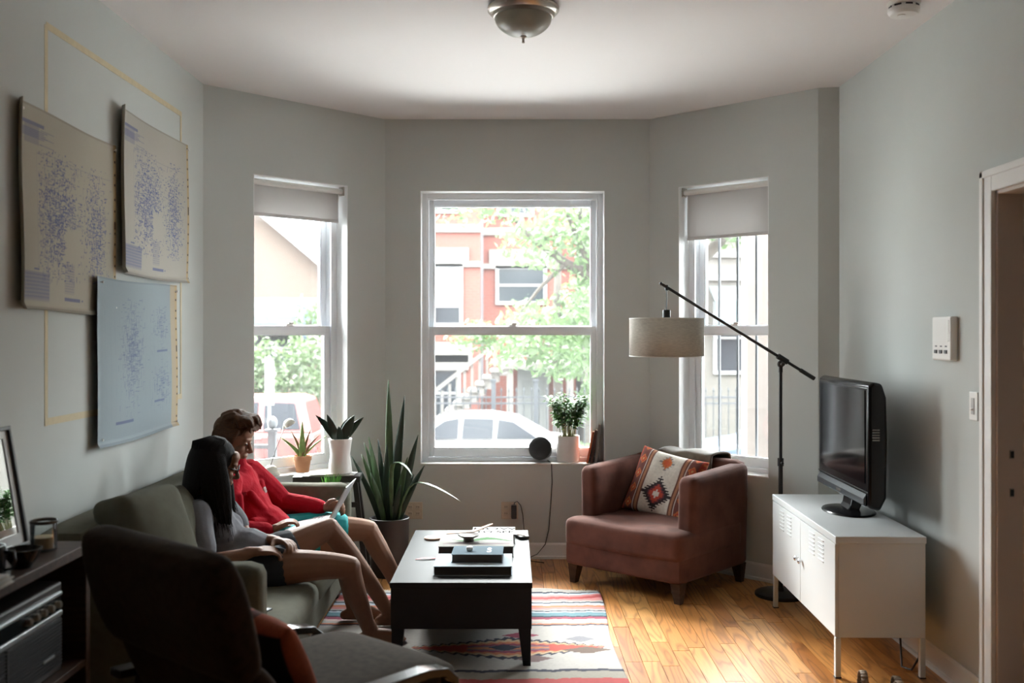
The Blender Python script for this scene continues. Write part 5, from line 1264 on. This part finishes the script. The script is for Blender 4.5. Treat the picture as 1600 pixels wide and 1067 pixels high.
# ================================================================ outside: street seen through the windows
GZ = -1.55
STREET = mat('concrete', (.37, .37, .365), .9, var=.12, vs=1.5)
ASPH = mat('asphalt', (0.074, 0.074, 0.074), .9, var=.12, vs=3); LAWN = mat('lawn', (0.037, 0.0629, 0.0185), .95, var=.4, vs=6)
tag(MB().box(-70, 6.2, GZ-.2, 70, 90, GZ).build('ground_outside', STREET), kind='structure')
tag(MB().box(-70, -40, GZ-.2, 70, 6.2, GZ-.02).build('ground_behind', STREET), kind='structure')
tag(MB().box(-70, 13.5, GZ-.01, 70, 21.3, GZ+.02).build('road', ASPH), kind='structure')
tag(MB().box(-70, 21.3, GZ, 70, 22.2, GZ+.14).build('kerb', STREET), kind='structure')
tag(MB().box(-70, 22.8, GZ, 70, 27, GZ+.16).build('front_yard', LAWN), kind='structure')
def brickm(name, c1, c2, mort, sx=1):
    m = bpy.data.materials.new(name); m.use_nodes = True; N = m.node_tree.nodes; L = m.node_tree.links; b = N['Principled BSDF']; b.inputs['Roughness'].default_value = .9
    tc = N.new('ShaderNodeNewGeometry'); sp_ = N.new('ShaderNodeSeparateXYZ'); L.new(tc.outputs['Position'], sp_.inputs[0])
    ad_ = N.new('ShaderNodeMath'); L.new(sp_.outputs[0], ad_.inputs[0]); L.new(sp_.outputs[1], ad_.inputs[1])
    cb = N.new('ShaderNodeCombineXYZ'); L.new(ad_.outputs[0], cb.inputs[0]); L.new(sp_.outputs[2], cb.inputs[1])
    br = N.new('ShaderNodeTexBrick'); br.inputs['Scale'].default_value = 1; br.inputs['Brick Width'].default_value = .21*sx; br.inputs['Row Height'].default_value = .072*sx; br.inputs['Mortar Size'].default_value = .008
    for k, c in (('Color1', c1), ('Color2', c2), ('Mortar', mort)): br.inputs[k].default_value = (*c, 1)
    L.new(cb.outputs[0], br.inputs['Vector']); L.new(br.outputs['Color'], b.inputs['Base Color']); return m
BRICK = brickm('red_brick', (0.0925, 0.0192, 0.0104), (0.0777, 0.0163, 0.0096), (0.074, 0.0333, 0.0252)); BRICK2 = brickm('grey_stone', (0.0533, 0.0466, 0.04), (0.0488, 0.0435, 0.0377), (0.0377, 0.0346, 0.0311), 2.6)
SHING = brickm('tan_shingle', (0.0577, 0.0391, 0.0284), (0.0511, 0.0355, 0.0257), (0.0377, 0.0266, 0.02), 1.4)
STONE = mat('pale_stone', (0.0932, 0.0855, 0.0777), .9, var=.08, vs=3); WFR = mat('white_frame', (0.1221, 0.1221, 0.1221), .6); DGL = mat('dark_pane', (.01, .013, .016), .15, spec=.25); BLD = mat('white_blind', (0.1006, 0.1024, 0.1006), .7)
def win(root, x0, x1, z0, z1, y, blind=.0, m=WFR):
    f = .09; mb = MB(); mb.box(x0, y-.08, z0, x0+f, y+.02, z1); mb.box(x1-f, y-.08, z0, x1, y+.02, z1); mb.box(x0+f, y-.08, z1-f, x1-f, y+.02, z1); mb.box(x0+f, y-.08, z0, x1-f, y+.02, z0+f)
    zm = (z0+z1)/2; mb.box(x0+f, y-.06, zm-.03, x1-f, y+.01, zm+.03); w = mb.build('window', m, root)
    for a, b in ((z0+f, zm-.03), (zm+.03, z1-f)):
        mb = MB(); mb.box(x0+f, y-.03, a, x1-f, y-.02, b); mb.build('pane', DGL, w)
    if blind:
        mb = MB(); mb.box(x0+f, y-.045, z1-f-(z1-z0-2*f)*blind, x1-f, y-.035, z1-f); mb.build('blind', BLD, w)
bh = empty('brick_building', (-.8, 27, GZ), 0, 'red brick house with pale stone bands across the street', 'building')
def BB(n, m, x0, y0, z0, x1, y1, z1, root=bh):
    mb = MB(); mb.M = Matrix.Translation(-Vector(root.location)); mb.box(x0, y0, z0, x1, y1, z1); return mb.build(n, m, root)
BB('wall', BRICK, -3.6, 26.4, GZ, -.84, 32, 6.0); BB('wall', BRICK, -.84, 27.2, GZ, 1.75, 32, 6.0)
for z0, z1 in ((4.20, 4.40), (3.28, 3.42), (5.8, 6.1)):
    BB('stone_band', STONE, -3.65, 26.32, z0, -.79, 26.41, z1); BB('stone_band', STONE, -.84, 27.12, z0, 1.8, 27.21, z1)
BB('lintel', STONE, -2.25, 26.31, 3.42, -1.15, 26.41, 3.78); BB('lintel', STONE, -.62, 27.11, 3.42, 1.35, 27.21, 3.8)
BB('stone_base', STONE, -3.65, 26.30, .75, -1.05, 26.41, 1.28); BB('lintel', STONE, -2.35, 26.30, .55, -1.15, 26.41, .95)
bhw = Vector(bh.location)
def wloc(x0, x1, z0, z1, y, bl=0): win(bh, x0-bhw.x, x1-bhw.x, z0-bhw.z, z1-bhw.z, y-bhw.y, bl)
wloc(-2.12, -1.30, 1.70, 3.36, 26.4, .72); wloc(-2.12, -1.36, -.75, .62, 26.4); wloc(-3.4, -2.6, 1.7, 3.36, 26.4, .5); wloc(-.45, .95, 2.30, 3.36, 27.2, 0); wloc(-2.12, -1.30, 4.7, 5.7, 26.4, .5); wloc(-.4, .6, 4.7, 5.7, 27.2, .4)
# entrance door under the landing
BB('door', WFR, .15, 27.05, GZ+.1, 1.0, 27.2, .72); BB('door_panel', BLD, .27, 27.02, GZ+.25, .88, 27.06, .25)
BB('drain_pipe', mat('pipe_grey', (.07, .07, .075), .6), -.86, 26.9, GZ, -.78, 27.0, 5.8)
# stoop
stp = empty('front_stoop', (-1.0, 24.6, GZ), 0, 'pale stone stoop with wooden railing leading up to the brick house', 'stairs')
ox, oy, oz = stp.location
n = 10; x0, x1 = -1.95, -.15; z0, z1 = GZ+.75, .80
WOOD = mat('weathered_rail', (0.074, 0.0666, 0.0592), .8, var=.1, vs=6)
for k in range(n):
    xa = x0 + (x1-x0)*k/n; xb = x0+(x1-x0)*(k+1)/n; z = z0+(z1-z0)*(k+1)/n
    mb = MB(); mb.box(xa-ox-.03, 23.9-oy, z-oz-.06, xb-ox+.03, 25.2-oy, z-oz); mb.build('tread', STONE, stp)
    mb = MB(); mb.box(xa-ox, 23.98-oy, z-oz-.30, xb-ox+.02, 25.15-oy, z-oz-.06); mb.build('riser', STONE, stp)
    mb = MB(); xm = (xa+xb)/2; mb.box(xm-ox-.03, 23.94-oy, z-oz, xm-ox+.03, 24.0-oy, z-oz+.62); mb.build('baluster', WOOD, stp)
mb = MB(); mb.prism([(x0-ox-.1, z0-oz+.72), (x1-ox, z1-oz+.60), (x1-ox, z1-oz+.72), (x0-ox-.1, z0-oz+.84)], 23.90-oy, 24.04-oy, 'y'); mb.build('handrail', WOOD, stp)
mb = MB(); mb.box(x1-ox, 23.9-oy, z1-oz-.14, 1.5-ox, 27.0-oy, z1-oz); mb.build('landing', STONE, stp)
mb = MB(); mb.box(x1-ox, 23.90-oy, z1-oz+.60, 1.5-ox, 24.04-oy, z1-oz+.72); mb.build('handrail', WOOD, stp)
for k in range(11):
    x = x1+.08+k*.155; mb = MB(); mb.box(x-ox-.04, 23.93-oy, z1-oz, x-ox+.04, 24.0-oy, z1-oz+.60); mb.build('baluster', WOOD, stp)
for x in (x1+.1, 1.4):
    mb = MB(); mb.box(x-ox-.08, 23.95-oy, 0, x-ox+.08, 24.15-oy, z1-oz-.14); mb.build('post', STONE, stp)
# iron fence
IRON = mat('iron', (.012, .015, .018), .5)
fn_ = empty('iron_fence', (0, 22.6, GZ), 0, 'black iron picket fence on the far sidewalk', 'fence')
for k in range(64):
    x = -4.2 + k*.172
    mb = MB(); mb.tube([(x, 0, .05), (x, 0, 1.74)], .011, 6); mb.tube([(x, 0, 1.74), (x, 0, 1.78), (x, 0, 1.86)], [.011, .022, .002], 6); mb.build('picket', IRON, fn_)
for z in (.25, 1.48, 1.62):
    mb = MB(); mb.box(-4.3, -.02, z-.018, 6.8, .02, z+.018); mb.build('rail', IRON, fn_)
for x in (-.42, .54, 3.2, -3.4):
    mb = MB(); mb.box(x-.05, -.05, 0, x+.05, .05, 1.98); mb.box(x-.07, -.07, 1.98, x+.07, .07, 2.03); mb.build('post', IRON, fn_)
# cars
def car(loc, rz, paint, label, suv=False):
    r = empty('car', loc, rz, label, 'car'); k = 1.0
    if suv:
        low = [(-2.25, .38), (-2.30, .80), (-2.25, 1.08), (1.05, 1.10), (2.0, 1.00), (2.28, .85), (2.32, .42)]; cab = [(-2.22, 1.06), (-2.02, 1.72), (-1.8, 1.79), (.15, 1.78), (.45, 1.72), (1.12, 1.08)]
        wins = [[(-1.98, 1.16), (-1.84, 1.66), (-1.25, 1.68), (-1.25, 1.16)], [(-1.12, 1.16), (-1.12, 1.68), (-.32, 1.68), (-.32, 1.16)], [(-.20, 1.16), (-.20, 1.68), (.30, 1.66), (.82, 1.16)]]; hw = .92
    else:
        low = [(-2.28, .36), (-2.32, .70), (-2.22, .93), (-1.55, .99), (1.0, .96), (1.9, .82), (2.25, .66), (2.30, .36)]; cab = [(-1.75, .96), (-1.05, 1.36), (-.5, 1.45), (.15, 1.44), (.5, 1.36), (1.22, .94)]
        wins = [[(-1.42, 1.00), (-.95, 1.31), (-.66, 1.36), (-.62, 1.00)], [(-.54, 1.00), (-.56, 1.37), (.02, 1.385), (.06, 1.00)], [(.14, 1.00), (.12, 1.385), (.40, 1.33), (.92, .98)]]; hw = .88
    mb = MB(); mb.prism(low, -hw, hw, 'y'); mb.build('body', paint, r, bevel=.09, seg=4, smooth=50)
    mb = MB(); n_ = len(cab); v = [(x, -hw+.06 + (z-.95)*.32, z) for x, z in cab] + [(x, hw-.06 - (z-.95)*.32, z) for x, z in cab]
    mb.add(v, [tuple(range(n_)), tuple(range(2*n_-1, n_-1, -1))] + [(i, i+n_, (i+1) % n_+n_, (i+1) % n_) for i in range(n_)]); mb.build('cabin', paint, r, bevel=.05, seg=3, smooth=50)
    for w in wins:
        for s in (-1, 1):
            mb = MB(); q = [(x, s*(hw-.045-(z-.95)*.32), z) for x, z in w]; mb.add(q, [tuple(range(len(q)))]); mb.build('side_window', CARG, r, solid=.02)
    for x in (-1.38, 1.38):
        for s in (-1, 1):
            mb = MB(); mb.M = xf((x, s*(hw-.10), .33), R(90), 0, 0); mb.lathe([(0, -.10), (.30, -.10), (.33, -.07), (.33, .07), (.30, .10), (.22, .10), (.20, .07), (0, .07)], 24); w_ = mb.build('wheel', BLACK, r, smooth=35)
            mb = MB(); mb.M = xf((x, s*(hw-.005), .33), R(90), 0, 0); mb.lathe([(.20, -.02), (.19, .02), (.05, .0), (0, .0)], 16); mb.build('hubcap', NICKEL, w_, smooth=35)
    for x in (-.72, .20) if not suv else (-1.15, -.22):
        for s in (-1, 1):
            mb = MB(); z = .86 if not suv else .98; mb.rbox((x, s*(hw+.012), z), (.20, .03, .03), .012, 4); mb.build('door_handle', CHROME if not suv else BLACK, r, smooth=60)
    for x, m_ in ((2.24, CERAM), (-2.26, mat('tail_red', (.15, .01, .01), .2))):
        for s in (-1, 1):
            mb = MB(); mb.rbox((x, s*(hw-.22), .74), (.10, .32, .14), .03, 4); mb.build('light', m_, r, smooth=60)
    return r
CARG = mat('car_window', (.012, .014, .017), .2, spec=.12)
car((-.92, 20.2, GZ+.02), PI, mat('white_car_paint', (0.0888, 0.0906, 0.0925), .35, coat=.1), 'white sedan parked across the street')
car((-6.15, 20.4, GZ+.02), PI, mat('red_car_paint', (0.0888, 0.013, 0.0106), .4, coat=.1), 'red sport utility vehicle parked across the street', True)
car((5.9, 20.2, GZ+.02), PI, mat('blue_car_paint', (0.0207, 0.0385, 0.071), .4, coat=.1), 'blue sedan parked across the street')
# trees
BARK = mat('bark', (0.0333, 0.0281, 0.0222), .95, var=.3, vs=12, stretch=(3, 3, .6), bump=.6, bs=20, dist=.02)
FOL = mat('tree_leaf', (0.0555, 0.0925, 0.037), .6, var=.35, vs=2.5, transl=.45); FOL2 = mat('bush_leaf', (0.0481, 0.074, 0.0296), .6, var=.45, vs=2.5, transl=.4)
def leaf_cloud(name, blobs, n, size, m, root, seed):
    r = np.random.default_rng(seed); vs = []; fs = []
    tot = sum(b[3]*b[4]*b[5] for b in blobs)
    for (cx, cy_, cz, rx, ry, rz_) in blobs:
        q = int(n*rx*ry*rz_/tot)
        P = r.normal(size=(q, 3)); P /= np.linalg.norm(P, axis=1)[:, None]; P *= (r.random((q, 1))**.45); P = P*np.array((rx, ry, rz_)) + np.array((cx, cy_, cz))
        for p in P:
            a = r.normal(size=3); a /= np.linalg.norm(a); b = np.cross(a, r.normal(size=3)); b /= np.linalg.norm(b); s = size*r.uniform(.6, 1.3)
            o = len(vs); vs += [p-a*s, p+b*s*.45, p+a*s, p-b*s*.45]; fs.append((o, o+1, o+2, o+3))
    me = bpy.data.meshes.new(name); me.from_pydata([tuple(v) for v in vs], [], fs); o = link_mesh(name, me, m, root); o['kind'] = 'stuff'; return o
t1 = empty('street_tree', (2.35, 15.5, GZ), 0, 'large leafy street tree whose branch crosses the middle window', 'tree')
mb = MB(); mb.tube([(0, 0, 0), (-.03, 0, 1.6), (-.05, 0, 3.0), (.1, .1, 4.6), (.2, .1, 6.5)], [.24, .20, .19, .15, .08], 12); mb.build('trunk', BARK, t1, smooth=60)
for pts, rr in (([(-.05, 0, 2.9), (-.5, .1, 3.55), (-1.05, .15, 3.95), (-1.5, .2, 4.18), (-2.0, .3, 4.55), (-2.5, .4, 5.1)], [.13, .11, .085, .07, .045, .02]), ([(-1.05, .15, 3.95), (-1.3, .1, 4.5), (-1.6, 0, 5.2)], [.06, .045, .02]), ([(.0, 0, 3.4), (.6, .1, 4.2), (1.3, .2, 4.9), (2.2, .2, 5.4)], [.12, .10, .07, .03]), ([(-1.5, .2, 4.18), (-1.9, .1, 3.8), (-2.3, 0, 3.3)], [.04, .03, .012])):
    mb = MB(); mb.tube(pts, rr, 10); mb.build('branch', BARK, t1, smooth=60)
leaf_cloud('foliage', [(-1.7, .2, 4.6, .95, .9, .65), (-1.2, .1, 3.35, .55, .8, .4), (-2.1, 0, 3.15, .55, .8, .55), (-1.6, .1, 2.75, .7, .8, .45), (-3.0, .3, 5.3, .85, .7, .55), (-.9, .1, 5.0, .8, .8, .5), (1.0, 0, 5.4, 1.6, 1.4, 1.0), (-2.4, 0, 2.75, .4, .7, .3), (-.95, .2, 4.2, .5, .7, .5), (-.9, .1, 2.6, .45, .7, .7), (-1.0, 0, 3.3, .4, .6, .4)], 7600, .075, FOL, t1, 11)
t2 = empty('street_tree', (1.05, 23.15, GZ), 0, 'slim tree growing behind the iron fence by the stoop', 'tree')
mb = MB(); mb.tube([(0, 0, 0), (.03, 0, 1.5), (-.02, 0, 3.4), (.05, 0, 5.2)], [.13, .11, .10, .05], 10); mb.build('trunk', BARK, t2, smooth=60)
leaf_cloud('foliage', [(.5, 0, 3.7, .7, .6, .7), (.15, -.3, 2.5, .55, .5, .5), (-.6, -.2, 3.2, .7, .5, .5), (-1.7, -.4, 3.0, .9, .5, .4), (.75, -.2, 1.5, .35, .4, .5)], 2200, .085, FOL, t2, 12)
t3 = empty('shrub', (-5.7, 22.4, GZ), 0, 'broad green shrub behind the red vehicle', 'shrub')
mb = MB(); mb.tube([(0, 0, 0), (.1, 0, 1.2), (.3, 0, 2.4)], [.09, .07, .03], 8); mb.tube([(0, 0, .2), (-.5, 0, 1.3), (-.9, 0, 2.2)], [.07, .05, .02], 8); mb.build('trunk', BARK, t3, smooth=60)
leaf_cloud('foliage', [(-.6, 0, 2.4, 1.1, .8, .85), (.6, 0, 2.1, .9, .8, .85), (0, 0, 1.3, 1.4, .8, .8), (1.2, -.1, 2.7, .5, .5, .6)], 3600, .085, FOL2, t3, 13)
t4 = empty('shrub', (-4.9, 24.2, GZ), 0, 'tall shrub growing before the tan gable house', 'shrub')
mb = MB(); mb.tube([(0, 0, 0), (0, 0, 3.4)], [.09, .03], 8); mb.build('trunk', BARK, t4, smooth=60)
leaf_cloud('foliage', [(0, 0, 3.1, .55, .5, .8), (.3, 0, 2.0, .6, .5, .8)], 900, .085, FOL2, t4, 14)
# gable house with awning
gh = empty('gable_house', (-7.6, 26, GZ), 0, 'tan shingled gable house with a green shop awning', 'building')
ox, oy, oz = gh.location
mb = MB(); mb.prism([(-4.0-ox, 0), (-4.0-ox, 2.45-oz), (-8.6-ox, 6.25-oz), (-13.2-ox, 2.35-oz), (-13.2-ox, 0)], 0, 6, 'y'); mb.build('wall', SHING, gh)
for s, (xa, za, xb, zb) in enumerate(((-3.75, 2.22, -8.6, 6.32), (-13.5, 2.1, -8.6, 6.32))):
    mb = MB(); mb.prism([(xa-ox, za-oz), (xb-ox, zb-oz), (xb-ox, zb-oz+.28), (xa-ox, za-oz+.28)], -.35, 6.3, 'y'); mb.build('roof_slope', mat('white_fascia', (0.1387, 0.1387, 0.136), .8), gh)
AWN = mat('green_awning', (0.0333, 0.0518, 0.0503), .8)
mb = MB(); mb.prism([(-.02, 2.45-oz), (-1.0, 1.95-oz), (-1.0, 1.75-oz), (-.95, 1.75-oz), (-.95, 1.93-oz), (-.02, 2.38-oz)], -10.5-ox, -4.75-ox, 'x'); aw = mb.build('awning', AWN, gh)
text('awning_lettering', 'L  O  D', .42, WFR, aw, (-5.95-ox, -.58, 2.20-oz), (R(27), 0, 0), ext=.01)
win(gh, -7.2-ox, -5.35-ox, .55-oz, 1.72-oz, 0.0, 0)
mb = MB(); mb.box(-10.4-ox, -.06, 1.60-oz, -4.8-ox, 0, 1.75-oz); mb.build('sign_band', WFR, gh)
flg = empty('flag', (-5.25, 24.85, .9), 0, 'small blue flag on a pole before the shop awning', 'flag')
mb = MB(); mb.tube([(0, 0, -2.4), (0, 0, 1.6)], .02, 8); mb.build('pole', WFR, flg)
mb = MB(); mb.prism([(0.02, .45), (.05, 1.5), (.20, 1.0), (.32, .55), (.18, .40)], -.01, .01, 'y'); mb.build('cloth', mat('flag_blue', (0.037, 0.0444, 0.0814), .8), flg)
# stone building to the right
sb = empty('stone_building', (7, 26, GZ), 0, 'pale stone building with scalloped green awning across the street', 'building')
ox, oy, oz = sb.location
mb = MB(); mb.box(1.9-ox, .3, 0, 3.2-ox, 6, 6.6); mb.box(3.2-ox, 0, 0, 14-ox, 6, 7.0); mb.build('wall', BRICK2, sb)
for z in (2.9, 3.5, 5.4): mb = MB(); mb.box(3.15-ox, -.1, z-oz, 14-ox, .02, z-oz+.14); mb.build('stone_band', STONE, sb)
for xa, xb in ((5.25, 6.15), (6.6, 7.6), (3.7, 4.6)): win(sb, xa-ox, xb-ox, .45-oz, 2.35-oz, 0, 0); win(sb, xa-ox, xb-ox, 4.0-oz, 5.2-oz, 0, .5)
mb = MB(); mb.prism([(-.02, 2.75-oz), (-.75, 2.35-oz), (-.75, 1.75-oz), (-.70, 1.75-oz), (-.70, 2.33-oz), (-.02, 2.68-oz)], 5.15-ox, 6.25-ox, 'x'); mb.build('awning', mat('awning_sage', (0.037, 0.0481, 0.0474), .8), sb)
for k in range(7):
    mb = MB(); x = 5.15+1.1*(k+.5)/7; mb.M = xf((x-ox, -.72, 1.75-oz), R(90), 0, 0); mb.lathe([(0, -.02), (.078, -.02), (.078, .02), (0, .02)], 14); mb.build('scallop', MATS['awning_sage'], sb)
# porch column, window guard, sign and near iron post of our own house
pc = empty('porch_column', (2.09, 8.55, GZ), 0, 'pale stone porch column outside the right window', 'column')
mb = MB(); mb.box(-.10, -.10, .9, .10, .10, 4.6); mb.build('shaft', STONE, pc, bevel=.01)
mb = MB(); mb.box(-.17, -.17, 0, .17, .17, 1.4); mb.build('pedestal', BRICK2, pc, bevel=.015)
mb = MB(); mb.box(-.15, -.15, 1.4, .15, .15, 1.52); mb.box(-.14, -.14, 4.5, .14, .14, 4.7); mb.build('cap', STONE, pc, bevel=.01)
a, b = path[3], path[4]; d_, L_ = unit(a, b); nn = outward(d_)
wg = empty('window_guard', (a[0]+d_.x*W3[0]+nn.x*.30, a[1]+d_.y*W3[0]+nn.y*.30, SILL), math.atan2(d_.y, d_.x), 'dark iron bars guarding the outside of the right window', 'window guard')
for k in range(6):
    x = -.02 + k*.142; mb = MB(); mb.box(x-.007, -.007, -.05, x+.007, .007, 1.95); mb.build('bar', IRON, wg)
for z in (-.05, 1.95):
    mb = MB(); mb.box(-.06, -.009, z-.012, .73, .009, z+.012); mb.build('cross_bar', IRON, wg)
sgn = empty('street_sign', (-3.41, 14.0, GZ), R(15), 'narrow white street sign with two dark symbols on a post', 'sign')
mb = MB(); mb.tube([(0, .02, 0), (0, .02, 2.75)], .025, 8); mb.build('post', mat('galvanised', (.06, .065, .07), .5, .3), sgn)
mb = MB(); mb.box(-.065, -.012, 2.06, .065, .0, 2.68); mb.build('plate', WFR, sgn, bevel=.006)
for z in (2.52, 2.18):
    mb = MB(); mb.M = xf((.005, -.013, z)); mb.prism([(-.03, -.005), (-.012, -.012), (-.01, -.05), (.01, -.05), (.012, -.012), (.032, .0), (.015, .045), (-.018, .04)], -.002, .002, 'y'); mb.build('symbol', DG, sgn)
ip = empty('iron_post', (-2.19, 9.1, GZ), 0, 'dark iron fence post with ball finial outside the left window', 'post')
mb = MB(); mb.box(-.035, -.035, 0, .035, .035, 2.18); mb.build('shaft', IRON, ip)
mb = MB(); mb.box(-.06, -.06, 2.18, .06, .06, 2.20); mb.build('cap', IRON, ip)
mb = MB(); mb.ell((0, 0, 2.26), (.05, .05, .06)); mb.build('finial', IRON, ip, smooth=180)
mb = MB(); mb.box(-1.6, -.02, 2.02, -.035, .02, 2.06); mb.build('rail', IRON, ip)
# masonry of the houses behind our own wall line
tag(MB().box(2.21, 6.05, GZ, 12, 6.35, 9).build('wall_facade_right', BRICK), kind='structure')
tag(MB().box(-12, 6.05, GZ, -2.5, 6.35, 9).build('wall_facade_left', BRICK), kind='structure')
